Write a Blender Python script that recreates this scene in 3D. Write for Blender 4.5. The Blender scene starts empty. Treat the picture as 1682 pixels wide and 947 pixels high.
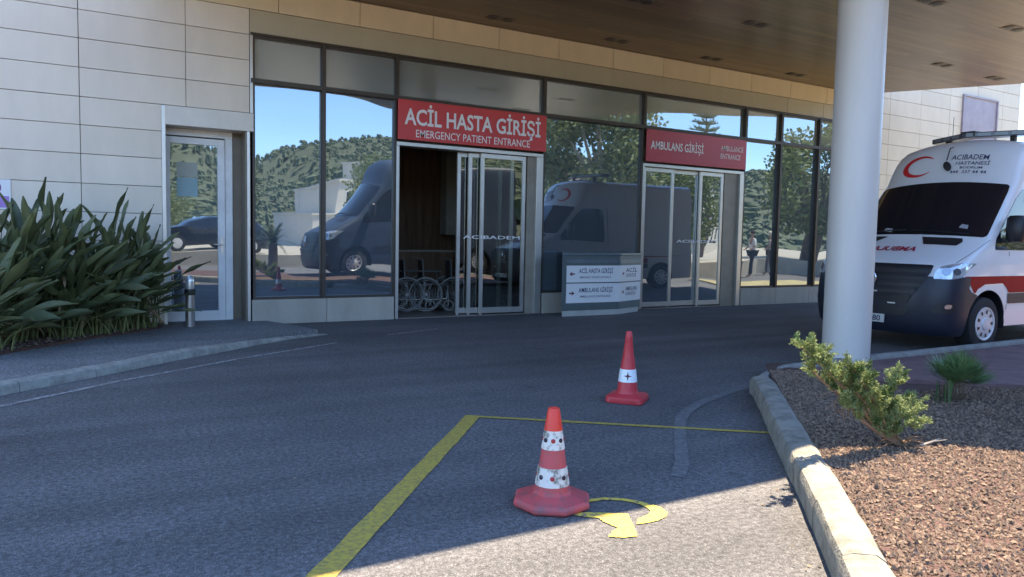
import bpy, bmesh, math, random
import numpy as np
from mathutils import Vector, Matrix, noise as mnoise
R = math.radians
random.seed(7); rng = np.random.default_rng(7)
sc = bpy.context.scene
COL = sc.collection

# ------------------------------------------------------------------ camera
F_PX, PITCH, YAW, ROLL, EYE = 1207.7, R(3.9105), R(29.9975), R(1.1214), 1.3
fw = Vector((math.sin(YAW)*math.cos(PITCH), math.cos(YAW)*math.cos(PITCH), -math.sin(PITCH)))
r0 = Vector((math.cos(YAW), -math.sin(YAW), 0)); u0 = r0.cross(fw)
rt = math.cos(ROLL)*r0 + math.sin(ROLL)*u0; up = -math.sin(ROLL)*r0 + math.cos(ROLL)*u0
cam = bpy.data.objects.new('camera', bpy.data.cameras.new('camera')); COL.objects.link(cam)
cam.matrix_world = Matrix(((rt.x, up.x, -fw.x, 0), (rt.y, up.y, -fw.y, 0), (rt.z, up.z, -fw.z, EYE), (0, 0, 0, 1)))
cam.data.sensor_width = 36; cam.data.lens = 36*F_PX/1682; cam.data.clip_end = 3000; cam.data.clip_start = 0.05
sc.camera = cam

# ------------------------------------------------------------------ world, sun, exposure
SUN = Vector((0.34, 0.14, 1.0)).normalized()
world = bpy.data.worlds.new("World"); sc.world = world; world.use_nodes = True
nt = world.node_tree
sky = nt.nodes.new('ShaderNodeTexSky'); sky.sky_type = 'NISHITA'; sky.sun_disc = False
sky.sun_elevation = math.asin(SUN.z); sky.sun_rotation = math.atan2(SUN.x, SUN.y)
sky.air_density = 1.0; sky.dust_density = 0.0; sky.ozone_density = 3.5; sky.altitude = 1500
nt.links.new(sky.outputs[0], nt.nodes['Background'].inputs[0])
nt.nodes['Background'].inputs[1].default_value = 0.15
sun = bpy.data.objects.new('sun', bpy.data.lights.new('sun', 'SUN')); COL.objects.link(sun)
sun.data.energy = 4.3; sun.data.angle = R(0.55); sun.data.color = (1.0, 0.83, 0.61)
sun.rotation_euler = SUN.to_track_quat('Z', 'Y').to_euler(); sun.location = (0, 0, 30)
sc.view_settings.view_transform = 'Standard'; sc.view_settings.look = 'None'
sc.view_settings.exposure = 2.1; sc.view_settings.gamma = 1.0; sc.view_settings.use_curve_mapping = False
sc.render.engine = 'CYCLES'
sc.cycles.use_denoising = True
try: sc.cycles.denoiser = 'OPENIMAGEDENOISE'
except Exception: pass
sc.cycles.max_bounces = 8; sc.cycles.diffuse_bounces = 4; sc.cycles.glossy_bounces = 4
sc.cycles.transparent_max_bounces = 10; sc.cycles.caustics_reflective = False; sc.cycles.caustics_refractive = False
sc.cycles.sample_clamp_indirect = 6

# ------------------------------------------------------------------ materials
MATS = {}
def mat(name, col, rough=0.6, metal=0.0, var=0.12, scale=4.0, bump=0.0, bscale=None, spec=0.5, coat=0.0, stretch=None, dark=None, detail=5.0, ramp=(0.3, 0.7)):
    if name in MATS: return MATS[name]
    m = bpy.data.materials.new(name); m.use_nodes = True; MATS[name] = m
    t = m.node_tree; L = t.links; b = t.nodes['Principled BSDF']
    b.inputs['Roughness'].default_value = rough; b.inputs['Metallic'].default_value = metal
    b.inputs['Specular IOR Level'].default_value = spec; b.inputs['Coat Weight'].default_value = coat
    tc = t.nodes.new('ShaderNodeTexCoord'); mp = t.nodes.new('ShaderNodeMapping'); L.new(tc.outputs['Object'], mp.inputs[0])
    if stretch: mp.inputs['Scale'].default_value = stretch
    n = t.nodes.new('ShaderNodeTexNoise'); n.inputs['Scale'].default_value = scale; n.inputs['Detail'].default_value = detail
    n.inputs['Roughness'].default_value = 0.62; L.new(mp.outputs[0], n.inputs['Vector'])
    cr = t.nodes.new('ShaderNodeValToRGB'); cr.color_ramp.elements[0].position = ramp[0]; cr.color_ramp.elements[1].position = ramp[1]
    d = dark or tuple(c*(1-var) for c in col); e = tuple(min(1, c*(1+var)) for c in col)
    cr.color_ramp.elements[0].color = (*d, 1); cr.color_ramp.elements[1].color = (*e, 1)
    L.new(n.outputs['Fac'], cr.inputs[0]); L.new(cr.outputs[0], b.inputs['Base Color'])
    if bump:
        bn = t.nodes.new('ShaderNodeTexNoise'); bn.inputs['Scale'].default_value = bscale or scale*6; bn.inputs['Detail'].default_value = 4
        L.new(mp.outputs[0], bn.inputs['Vector']); bp = t.nodes.new('ShaderNodeBump'); bp.inputs['Strength'].default_value = bump
        bp.inputs['Distance'].default_value = 0.01; L.new(bn.outputs['Fac'], bp.inputs['Height']); L.new(bp.outputs[0], b.inputs['Normal'])
    return m

def asphalt(name, stones, tint=(1, 1, 1), patch=0.25, sc1=150.0):
    m = bpy.data.materials.new(name); m.use_nodes = True; MATS[name] = m
    t = m.node_tree; L = t.links; b = t.nodes['Principled BSDF']; N = t.nodes.new
    b.inputs['Roughness'].default_value = 0.85; b.inputs['Specular IOR Level'].default_value = 0.35
    tc = N('ShaderNodeTexCoord'); v = N('ShaderNodeTexVoronoi'); v.inputs['Scale'].default_value = sc1; L.new(tc.outputs['Object'], v.inputs['Vector'])
    cr = N('ShaderNodeValToRGB'); cr.color_ramp.interpolation = 'LINEAR'
    L.new(v.outputs['Color'], cr.inputs[0])
    els = cr.color_ramp.elements
    for i, (p, c) in enumerate(stones):
        e = els[i] if i < 2 else els.new(p)
        e.position = p; e.color = (c*tint[0], c*tint[1], c*tint[2], 1)
    n = N('ShaderNodeTexNoise'); n.inputs['Scale'].default_value = 38.0; n.inputs['Detail'].default_value = 6; L.new(tc.outputs['Object'], n.inputs['Vector'])
    n2 = N('ShaderNodeTexNoise'); n2.inputs['Scale'].default_value = 0.55; n2.inputs['Detail'].default_value = 7; n2.inputs['Roughness'].default_value = 0.65; L.new(tc.outputs['Object'], n2.inputs['Vector'])
    def mr(src, a, z):
        q = N('ShaderNodeMapRange'); q.inputs[1].default_value = 0.3; q.inputs[2].default_value = 0.7; q.inputs[3].default_value = a; q.inputs[4].default_value = z
        L.new(src, q.inputs[0]); return q.outputs[0]
    a = N('ShaderNodeMath'); a.operation = 'MULTIPLY'; L.new(mr(n.outputs['Fac'], 0.62, 1.38), a.inputs[0]); L.new(mr(n2.outputs['Fac'], 1-patch, 1+patch), a.inputs[1])
    mp3 = N('ShaderNodeMapping'); mp3.inputs['Rotation'].default_value = (0, 0, R(-28)); mp3.inputs['Scale'].default_value = (0.10, 1.5, 1); L.new(tc.outputs['Object'], mp3.inputs[0])
    n3 = N('ShaderNodeTexNoise'); n3.inputs['Scale'].default_value = 1.3; n3.inputs['Detail'].default_value = 5; L.new(mp3.outputs[0], n3.inputs['Vector'])
    n4 = N('ShaderNodeTexNoise'); n4.inputs['Scale'].default_value = 2.3; n4.inputs['Detail'].default_value = 9; n4.inputs['Roughness'].default_value = 0.7; L.new(tc.outputs['Object'], n4.inputs['Vector'])
    sp = N('ShaderNodeMapRange'); sp.inputs[1].default_value = 0.62; sp.inputs[2].default_value = 0.70; sp.inputs[3].default_value = 1.0; sp.inputs[4].default_value = 0.6; L.new(n4.outputs['Fac'], sp.inputs[0])
    vc = N('ShaderNodeTexVoronoi'); vc.feature = 'DISTANCE_TO_EDGE'; vc.inputs['Scale'].default_value = 0.33
    dv_ = N('ShaderNodeVectorMath'); dv_.operation = 'MULTIPLY_ADD'; dv_.inputs[1].default_value = (0.9, 0.9, 0.9); L.new(n4.outputs['Color'], dv_.inputs[0]); L.new(tc.outputs['Object'], dv_.inputs[2]); L.new(dv_.outputs[0], vc.inputs['Vector'])
    ck = N('ShaderNodeMapRange'); ck.inputs[1].default_value = 0.0; ck.inputs[2].default_value = 0.0035; ck.inputs[3].default_value = 0.62; ck.inputs[4].default_value = 1.0; L.new(vc.outputs['Distance'], ck.inputs[0])
    def mul(p, q):
        z = N('ShaderNodeMath'); z.operation = 'MULTIPLY'; L.new(p, z.inputs[0]); L.new(q, z.inputs[1]); return z.outputs[0]
    tot = mul(mul(a.outputs[0], mr(n3.outputs['Fac'], 0.80, 1.18)), mul(sp.outputs[0], ck.outputs[0]))
    mx = N('ShaderNodeVectorMath'); mx.operation = 'SCALE'; L.new(cr.outputs[0], mx.inputs[0]); L.new(tot, mx.inputs['Scale'])
    L.new(mx.outputs[0], b.inputs['Base Color'])
    bp = N('ShaderNodeBump'); bp.inputs['Strength'].default_value = 0.6; bp.inputs['Distance'].default_value = 0.006
    ad = N('ShaderNodeMath'); L.new(v.outputs['Distance'], ad.inputs[0]); L.new(n.outputs['Fac'], ad.inputs[1])
    L.new(ad.outputs[0], bp.inputs['Height']); L.new(bp.outputs[0], b.inputs['Normal'])
    return m

def glass_mat(name, refl=0.62, tint=(0.82, 0.88, 0.90), through=(0.30, 0.33, 0.32), wave=0.02, wscale=0.9, film=None, famt=0.5):
    m = bpy.data.materials.new(name); m.use_nodes = True; MATS[name] = m
    t = m.node_tree; L = t.links; N = t.nodes.new
    for n in list(t.nodes):
        if n.type == 'BSDF_PRINCIPLED': t.nodes.remove(n)
    out = t.nodes['Material Output']
    g = N('ShaderNodeBsdfGlossy'); g.inputs['Color'].default_value = (*tint, 1); g.inputs['Roughness'].default_value = 0.012
    tr = N('ShaderNodeBsdfTransparent'); tr.inputs['Color'].default_value = (*through, 1)
    mx = N('ShaderNodeMixShader'); lw = N('ShaderNodeLayerWeight'); lw.inputs['Blend'].default_value = 0.35
    mr = N('ShaderNodeMapRange'); mr.inputs[3].default_value = refl*0.8; mr.inputs[4].default_value = min(1, refl*1.45)
    L.new(lw.outputs['Fresnel'], mr.inputs[0]); body_ = tr.outputs[0]
    if film:
        df = N('ShaderNodeBsdfDiffuse'); df.inputs['Color'].default_value = (*film, 1); m2_ = N('ShaderNodeMixShader'); m2_.inputs[0].default_value = famt; L.new(tr.outputs[0], m2_.inputs[1]); L.new(df.outputs[0], m2_.inputs[2]); body_ = m2_.outputs[0]
    L.new(mr.outputs[0], mx.inputs[0]); L.new(body_, mx.inputs[1]); L.new(g.outputs[0], mx.inputs[2])
    L.new(mx.outputs[0], out.inputs[0])
    if wave:
        tc = N('ShaderNodeTexCoord'); n = N('ShaderNodeTexNoise'); n.inputs['Scale'].default_value = wscale; n.inputs['Detail'].default_value = 0.5
        L.new(tc.outputs['Object'], n.inputs['Vector']); bp = N('ShaderNodeBump'); bp.inputs['Strength'].default_value = 1.0; bp.inputs['Distance'].default_value = wave
        L.new(n.outputs['Fac'], bp.inputs['Height']); L.new(bp.outputs[0], g.inputs['Normal'])
    return m

def panel_mat(name, cols, rough=0.5, dirt=0.06):
    """cladding panels: a slightly different tone per panel (random per island) plus faint dirt"""
    m = bpy.data.materials.new(name); m.use_nodes = True; MATS[name] = m
    t = m.node_tree; L = t.links; N = t.nodes.new; b = t.nodes['Principled BSDF']; b.inputs['Roughness'].default_value = rough
    ge = N('ShaderNodeNewGeometry'); cr = N('ShaderNodeValToRGB')
    cr.color_ramp.elements[0].color = (*cols[0], 1); cr.color_ramp.elements[1].color = (*cols[1], 1)
    L.new(ge.outputs['Random Per Island'], cr.inputs[0])
    tc = N('ShaderNodeTexCoord'); mp = N('ShaderNodeMapping'); mp.inputs['Scale'].default_value = (1.2, 1.2, 0.35); L.new(tc.outputs['Object'], mp.inputs[0])
    n = N('ShaderNodeTexNoise'); n.inputs['Scale'].default_value = 3.0; n.inputs['Detail'].default_value = 8; n.inputs['Roughness'].default_value = 0.6; L.new(mp.outputs[0], n.inputs['Vector'])
    q = N('ShaderNodeMapRange'); q.inputs[1].default_value = 0.3; q.inputs[2].default_value = 0.75; q.inputs[3].default_value = 1+dirt*0.4; q.inputs[4].default_value = 1-dirt*1.6; L.new(n.outputs['Fac'], q.inputs[0])
    s = N('ShaderNodeVectorMath'); s.operation = 'SCALE'; L.new(cr.outputs[0], s.inputs[0]); L.new(q.outputs[0], s.inputs['Scale']); L.new(s.outputs[0], b.inputs['Base Color'])
    bp = N('ShaderNodeBump'); bp.inputs['Strength'].default_value = 0.15; bp.inputs['Distance'].default_value = 0.004; L.new(n.outputs['Fac'], bp.inputs['Height']); L.new(bp.outputs[0], b.inputs['Normal'])
    return m

def leaf_mat(name, c0, c1, rough=0.5, trans=0.25, scale=3.0):
    m = bpy.data.materials.new(name); m.use_nodes = True; MATS[name] = m
    t = m.node_tree; L = t.links; N = t.nodes.new; b = t.nodes['Principled BSDF']; b.inputs['Roughness'].default_value = rough
    ge = N('ShaderNodeNewGeometry'); cr = N('ShaderNodeValToRGB'); cr.color_ramp.elements[0].color = (*c0, 1); cr.color_ramp.elements[1].color = (*c1, 1)
    tc = N('ShaderNodeTexCoord'); n = N('ShaderNodeTexNoise'); n.inputs['Scale'].default_value = scale; L.new(tc.outputs['Object'], n.inputs['Vector'])
    a = N('ShaderNodeMath'); a.operation = 'MULTIPLY_ADD'; a.inputs[1].default_value = 0.6; L.new(ge.outputs['Random Per Island'], a.inputs[0])
    s = N('ShaderNodeMath'); s.operation = 'MULTIPLY'; s.inputs[1].default_value = 0.5; L.new(n.outputs['Fac'], s.inputs[0]); L.new(s.outputs[0], a.inputs[2])
    L.new(a.outputs[0], cr.inputs[0]); L.new(cr.outputs[0], b.inputs['Base Color'])
    tl = N('ShaderNodeBsdfTranslucent'); L.new(cr.outputs[0], tl.inputs[0]); mx = N('ShaderNodeMixShader'); mx.inputs[0].default_value = trans
    L.new(b.outputs[0], mx.inputs[1]); L.new(tl.outputs[0], mx.inputs[2]); L.new(mx.outputs[0], t.nodes['Material Output'].inputs[0])
    return m

M_ASPH = asphalt('asphalt', [(0.0, 0.09), (1.0, 0.42), (0.35, 0.145), (0.75, 0.23)], (0.69, 0.675, 0.685), 0.20, 230.0)
M_WALK = asphalt('sidewalk_aggregate', [(0.0, 0.12), (1.0, 0.62), (0.4, 0.24), (0.8, 0.36)], (0.70, 0.71, 0.72), 0.12, 130.0)
M_KERB = mat('kerb_concrete', (0.255, 0.24, 0.20), 0.9, var=0.12, scale=9, bump=0.8, bscale=70, dark=(0.13, 0.125, 0.10), ramp=(0.28, 0.58), detail=9)
M_KERBOLD = mat('old_kerb_concrete', (0.30, 0.30, 0.27), 0.9, var=0.35, scale=9, bump=0.6, bscale=50)
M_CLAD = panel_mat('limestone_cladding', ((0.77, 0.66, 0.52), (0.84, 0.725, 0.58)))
M_CLADR = panel_mat('cream_cladding_toned_down', ((0.62, 0.545, 0.43), (0.68, 0.60, 0.48)))  # darker copy of the cladding, offsets the extra sky light on the right wall
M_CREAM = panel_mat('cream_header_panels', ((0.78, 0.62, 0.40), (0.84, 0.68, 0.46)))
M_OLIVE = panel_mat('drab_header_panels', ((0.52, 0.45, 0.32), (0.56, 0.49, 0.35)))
M_PLINTH = panel_mat('plinth_stone', ((0.40, 0.36, 0.30), (0.48, 0.43, 0.36)), 0.6, 0.12)
M_JOINT = mat('dark_joint_backing', (0.22, 0.19, 0.16), 0.9)  # plain dark backing that shows through the panel joints
M_FRAME = mat('bronze_window_frame', (0.075, 0.062, 0.052), 0.4, 0.4)
M_ALU = mat('brushed_aluminium', (0.62, 0.60, 0.56), 0.35, 0.75, var=0.06)
M_WHITEF = mat('white_door_frame', (0.74, 0.74, 0.72), 0.35)
M_TAUPE = mat('taupe_metal_panel', (0.20, 0.17, 0.13), 0.4, 0.2)
M_GLASS = glass_mat('mirror_coated_glass', 0.36, tint=(0.78, 0.90, 1.0), wave=0.012, wscale=0.7, film=(0.10, 0.125, 0.15), famt=0.75)
M_GLASS2 = glass_mat('door_glass', 0.22, through=(0.62, 0.66, 0.62), wave=0.012)
M_GLASS3 = glass_mat('dim_coated_glass', 0.36, tint=(0.78, 0.9, 1.0), wave=0.012, wscale=0.6, film=(0.30, 0.32, 0.29), famt=0.9)
M_RED = mat('sign_red', (0.66, 0.065, 0.065), 0.4, var=0.06, scale=1.2)
M_RED2 = mat('faded_sign_red', (0.54, 0.06, 0.085), 0.3, var=0.08, scale=1.2)
M_WHITE = mat('white_paint', (0.80, 0.80, 0.80), 0.4, var=0.03)
M_LETTER = mat('white_vinyl_lettering', (0.88, 0.86, 0.86), 0.4, var=0.02)
M_DARKTXT = mat('dark_vinyl_lettering', (0.05, 0.05, 0.12), 0.5)
M_BLACK = mat('black_plastic', (0.018, 0.018, 0.022), 0.45)
M_RUBBER = mat('tyre_rubber', (0.022, 0.022, 0.024), 0.8, bump=0.3)
M_WOOD = mat('interior_wood_veneer', (0.18, 0.105, 0.065), 0.45, var=0.35, scale=2.0, stretch=(6, 6, 0.5))
M_INT = mat('interior_plaster', (0.34, 0.31, 0.26), 0.8)
M_INTFL = mat('interior_floor_tile', (0.16, 0.12, 0.10), 0.3, var=0.2)

# ------------------------------------------------------------------ object helpers
ORG = {}
def tag(o, label=None, cat=None, group=None, kind=None):
    if label: o['label'] = label
    if cat: o['category'] = cat
    if group: o['group'] = group
    if kind: o['kind'] = kind
    return o
def thing(name, label, cat, loc=(0, 0, 0), rz=0.0, group=None):
    o = bpy.data.objects.new(name, None); o.empty_display_size = 0.2; COL.objects.link(o)
    o.location = loc; o.rotation_euler = (0, 0, rz); ORG[o.name] = Vector(loc)
    return tag(o, label, cat, group)

LOOSE = {'wheel_well', 'bar_lens', 'bonnet_vent', 'bar_bracket', 'windscreen_sticker', 'wiper', 'strobe_light', 'corner_trim', 'door_gap', 'lamp_lens', 'arrow'}
class MB:
    def __init__(s): s.v = []; s.f = []; s.m = []
    def add(s, vs, fs, mi=0):
        n = len(s.v); s.v += [tuple(v) for v in vs]; s.f += [tuple(i+n for i in f) for f in fs]; s.m += [mi]*len(fs); return s
    def box(s, x0, x1, y0, y1, z0, z1, mi=0):
        return s.add([(x0, y0, z0), (x1, y0, z0), (x1, y1, z0), (x0, y1, z0), (x0, y0, z1), (x1, y0, z1), (x1, y1, z1), (x0, y1, z1)],
                     [(0, 3, 2, 1), (4, 5, 6, 7), (0, 1, 5, 4), (1, 2, 6, 5), (2, 3, 7, 6), (3, 0, 4, 7)], mi)
    def poly(s, pts, z0, z1, mi=0):
        n = len(pts); a = sum(pts[i][0]*pts[(i+1) % n][1]-pts[(i+1) % n][0]*pts[i][1] for i in range(n))
        if a < 0: pts = pts[::-1]
        return s.add([(p[0], p[1], z0) for p in pts]+[(p[0], p[1], z1) for p in pts],
                     [tuple(range(n))[::-1], tuple(range(n, 2*n))]+[(i, (i+1) % n, n+(i+1) % n, n+i) for i in range(n)], mi)
    def sheet(s, pts, z, mi=0):
        n = len(pts); a = sum(pts[i][0]*pts[(i+1) % n][1]-pts[(i+1) % n][0]*pts[i][1] for i in range(n))
        if a < 0: pts = pts[::-1]
        return s.add([(p[0], p[1], z) for p in pts], [tuple(range(n))], mi)
    def ribbon(s, pts, w, z, mi=0, wob=0.0):
        vs = []
        for i, p in enumerate(pts):
            a = Vector(pts[max(0, i-1)]); b = Vector(pts[min(len(pts)-1, i+1)]); d = (b-a).normalized(); nn = Vector((-d.y, d.x))
            w1 = w*0.5+random.uniform(-wob, wob); w2 = w*0.5+random.uniform(-wob, wob)
            vs += [(p[0]-nn.x*w1, p[1]-nn.y*w1, z), (p[0]+nn.x*w2, p[1]+nn.y*w2, z)]
        return s.add(vs, [(2*i, 2*i+2, 2*i+3, 2*i+1) for i in range(len(pts)-1)], mi)
    def tube(s, pts, r, seg=8, mi=0, cap=True):
        pts = [Vector(p) for p in pts]; rs = r if isinstance(r, (list, tuple)) else [r]*len(pts)
        vs = []; last = None
        for i, p in enumerate(pts):
            d = (pts[min(len(pts)-1, i+1)]-pts[max(0, i-1)]).normalized()
            if last is None: x = d.orthogonal().normalized()
            else:
                x = last-d*last.dot(d); x = x.normalized() if x.length > 1e-6 else d.orthogonal().normalized()
            last = x; y = d.cross(x)
            for k in range(seg):
                a = 2*math.pi*k/seg; vs.append(p+(x*math.cos(a)+y*math.sin(a))*rs[i])
        fs = [(i*seg+k, i*seg+(k+1) % seg, (i+1)*seg+(k+1) % seg, (i+1)*seg+k) for i in range(len(pts)-1) for k in range(seg)]
        if cap: fs += [tuple(range(seg))[::-1], tuple((len(pts)-1)*seg+k for k in range(seg))]
        return s.add(vs, fs, mi)
    def lathe(s, prof, seg=24, c=(0, 0, 0), axis='z', mi=0, phase=0.0, rz=None):
        vs = []
        for r, h in prof:
            for k in range(seg):
                a = 2*math.pi*k/seg+phase; p = (r*math.cos(a), r*math.sin(a), h)
                if axis == 'y': p = (p[0], p[2], p[1])
                vs.append((p[0]+c[0], p[1]+c[1], p[2]+c[2]))
        fs = [(i*seg+k, i*seg+(k+1) % seg, (i+1)*seg+(k+1) % seg, (i+1)*seg+k) for i in range(len(prof)-1) for k in range(seg)]
        fs += [tuple(range(seg))[::-1], tuple((len(prof)-1)*seg+k for k in range(seg))]
        return s.add(vs, fs, mi)
    def build(s, name, mats, parent=None, smooth=False, bevel=0.0, world=True, subsurf=0):
        if name in LOOSE and not getattr(s, 'one', False):
            par = list(range(len(s.v)))
            def find(a):
                while par[a] != a: par[a] = par[par[a]]; a = par[a]
                return a
            for f in s.f:
                for q in f[1:]: par[find(q)] = find(f[0])
            groups = {}
            for i, f in enumerate(s.f): groups.setdefault(find(f[0]), []).append(i)
            if len(groups) > 1:
                o = None
                for gl in groups.values():
                    b = MB(); b.one = True; idx = {}
                    for i in gl:
                        for q in s.f[i]:
                            if q not in idx: idx[q] = len(b.v); b.v.append(s.v[q])
                        b.f.append(tuple(idx[q] for q in s.f[i])); b.m.append(s.m[i])
                    o = b.build(name, mats, parent, smooth, bevel, world, subsurf)
                return o
        me = bpy.data.meshes.new(name)
        off = Vector((0, 0, 0))
        if parent is not None and world: off = ORG.get(parent.name, Vector((0, 0, 0)))
        me.from_pydata([(v[0]-off[0], v[1]-off[1], v[2]-off[2]) for v in s.v], [], s.f)
        mats = mats if isinstance(mats, (list, tuple)) else [mats]
        for m in mats: me.materials.append(m)
        me.polygons.foreach_set('material_index', s.m)
        if smooth: me.polygons.foreach_set('use_smooth', [True]*len(s.f))
        me.update()
        o = bpy.data.objects.new(name, me); COL.objects.link(o)
        if parent is not None: o.parent = parent; ORG[o.name] = off
        if bevel:
            b = o.modifiers.new('bevel', 'BEVEL'); b.width = bevel; b.segments = 2; b.limit_method = 'ANGLE'; b.angle_limit = R(40)
        if subsurf:
            b = o.modifiers.new('sub', 'SUBSURF'); b.levels = subsurf; b.render_levels = subsurf
        if smooth:
            try: me.set_sharp_from_angle(angle=R(38))
            except Exception: pass
        return o

def struct(name, mb, m, **k): return tag(mb.build(name, m, **k), kind='structure')
def copy_tree(o, parent=None):
    c = o.copy(); COL.objects.link(c)
    if parent is not None: c.parent = parent
    for ch in [x for x in COL.objects if x.parent == o]: copy_tree(ch, c)
    return c

_txt = {}
def text_pts(s, bold=0.0):
    """vertices (0..1, 0..1 in the box of its capitals) and faces of a line of text"""
    key = (s, bold)
    if key in _txt: return _txt[key]
    cu = bpy.data.curves.new('t', 'FONT'); cu.body = s; cu.resolution_u = 3; cu.offset = bold
    o = bpy.data.objects.new('t', cu); COL.objects.link(o); bpy.context.view_layer.update()
    me = bpy.data.meshes.new_from_object(o.evaluated_get(bpy.context.evaluated_depsgraph_get()))
    v = [(a.co.x, a.co.y) for a in me.vertices]; f = [tuple(p.vertices) for p in me.polygons]
    bpy.data.objects.remove(o); bpy.data.curves.remove(cu); bpy.data.meshes.remove(me)
    x0 = min(a[0] for a in v); x1 = max(a[0] for a in v)
    v = [((a[0]-x0)/(x1-x0), a[1]/0.69) for a in v]
    _txt[key] = (v, f); return v, f
def text(mb, s, fn, bold=0.0, mi=0):
    """add text to mb; fn maps (u,v) in the unit box to 3D"""
    v, f = text_pts(s, bold); mb.add([fn(a, b) for a, b in v], f, mi)

# ================================================================== GROUND
FY = 10.84            # facade plane
g = MB(); nx = 40
g.sheet([(-900, -900), (900, -900), (900, 900), (-900, 900)], 0.0)
struct('road', g, M_ASPH)

YEL = mat('yellow_road_paint', (0.40, 0.30, 0.045), 0.8, var=0.15, scale=45, dark=(0.22, 0.175, 0.07), ramp=(0.33, 0.58), detail=9)
YEL2 = mat('yellow_arrow_paint', (0.60, 0.45, 0.07), 0.75, var=0.1, scale=38, dark=(0.18, 0.155, 0.11), ramp=(0.39, 0.50), detail=9)
WHT = mat('worn_white_paint', (0.33, 0.33, 0.33), 0.8, var=0.2, scale=24, dark=(0.13, 0.13, 0.13), ramp=(0.4, 0.6), detail=8)
WRN = mat('ghost_white_paint', (0.155, 0.155, 0.155), 0.85, var=0.1, scale=22, dark=(0.105, 0.105, 0.108), ramp=(0.42, 0.64), detail=9)
def sub(pts, n):
    out = []
    for a, b in zip(pts[:-1], pts[1:]):
        out += [(a[0]+(b[0]-a[0])*k/n, a[1]+(b[1]-a[1])*k/n) for k in range(n)]
    return out+[pts[-1]]
m = MB(); m.ribbon(sub([(2.42, 4.72), (0.75, 2.705), (-0.9, 0.71)], 30), 0.112, 0.004, wob=0.004)
m.ribbon(sub([(2.40, 4.70), (4.03, 3.41)], 30), 0.05, 0.0044, wob=0.003)
struct('yellow_bay_marking', m, YEL)
m = MB(); m.ribbon(sub([(-3.6, 4.25), (-0.58, 6.44), (0.23, 7.13), (1.4, 7.96), (2.58, 8.66)], 14), 0.055, 0.004, wob=0.01)
m.ribbon(sub([(3.39, 9.11), (4.27, 9.46)], 12), 0.05, 0.004, wob=0.01)
struct('white_edge_line', m, WHT)
m = MB(); m.ribbon(sub([(5.19, 4.61), (4.9, 4.55), (4.61, 4.45), (4.28, 4.32), (3.98, 4.15), (3.76, 3.99), (3.59, 3.82), (3.3, 3.5), (3.01, 3.17), (2.8, 2.98)], 6), 0.085, 0.004, wob=0.004)
struct('faded_arc_marking', m, WRN)
# yellow turning arrow: ground polygons
def gp(x, y, z=0.0):
    d = fw*F_PX+rt*(x-841)-up*(y-473.5); t = (z-EYE)/d.z; return (d.x*t, d.y*t)
OUT = [(955, 822.5), (968, 821), (991.6, 818), (1020.7, 819), (1044.5, 823), (1065.6, 828), (1084, 833.5), (1097, 842.8), (1094.6, 849.4), (1081, 856), (1063, 860), (1045.8, 862)]
INN = [(957, 826), (970.5, 825), (991.6, 822), (1020.7, 823), (1036, 825.6), (1050, 829), (1063, 835), (1069, 840), (1066, 845), (1060, 848.5), (1053, 851), (1047, 853.3)]
m = MB(); n = len(OUT)
m.add([(*gp(*p), 0.0048) for p in OUT]+[(*gp(*p), 0.0048) for p in INN], [(i, n+i, n+i+1, i+1) for i in range(n-1)])
m.sheet([(a+random.uniform(-0.003, 0.003), b+random.uniform(-0.003, 0.003)) for a, b in sub([gp(*p) for p in [(938, 845.5), (946.8, 843), (978.4, 843), (1004.8, 844), (1031, 844.9), (1034, 852), (1039, 861), (1047, 882), (1020.7, 884.5), (999.6, 882.4), (1004.8, 874.5), (1015.4, 867.9), (991.6, 858.6), (983.7, 852), (946.8, 848.5), (938, 845.5)]], 5)[:-1]], 0.0052)
struct('yellow_turn_arrow', m, YEL2)
# tar seams
m = MB(); m.ribbon(sub([(4.6, 8.1), (5.6, 8.15), (6.9, 7.9)], 10), 0.03, 0.0035, wob=0.012)
struct('tar_seam_road', m, mat('tar_seam', (0.05, 0.05, 0.05), 0.6))

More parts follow.
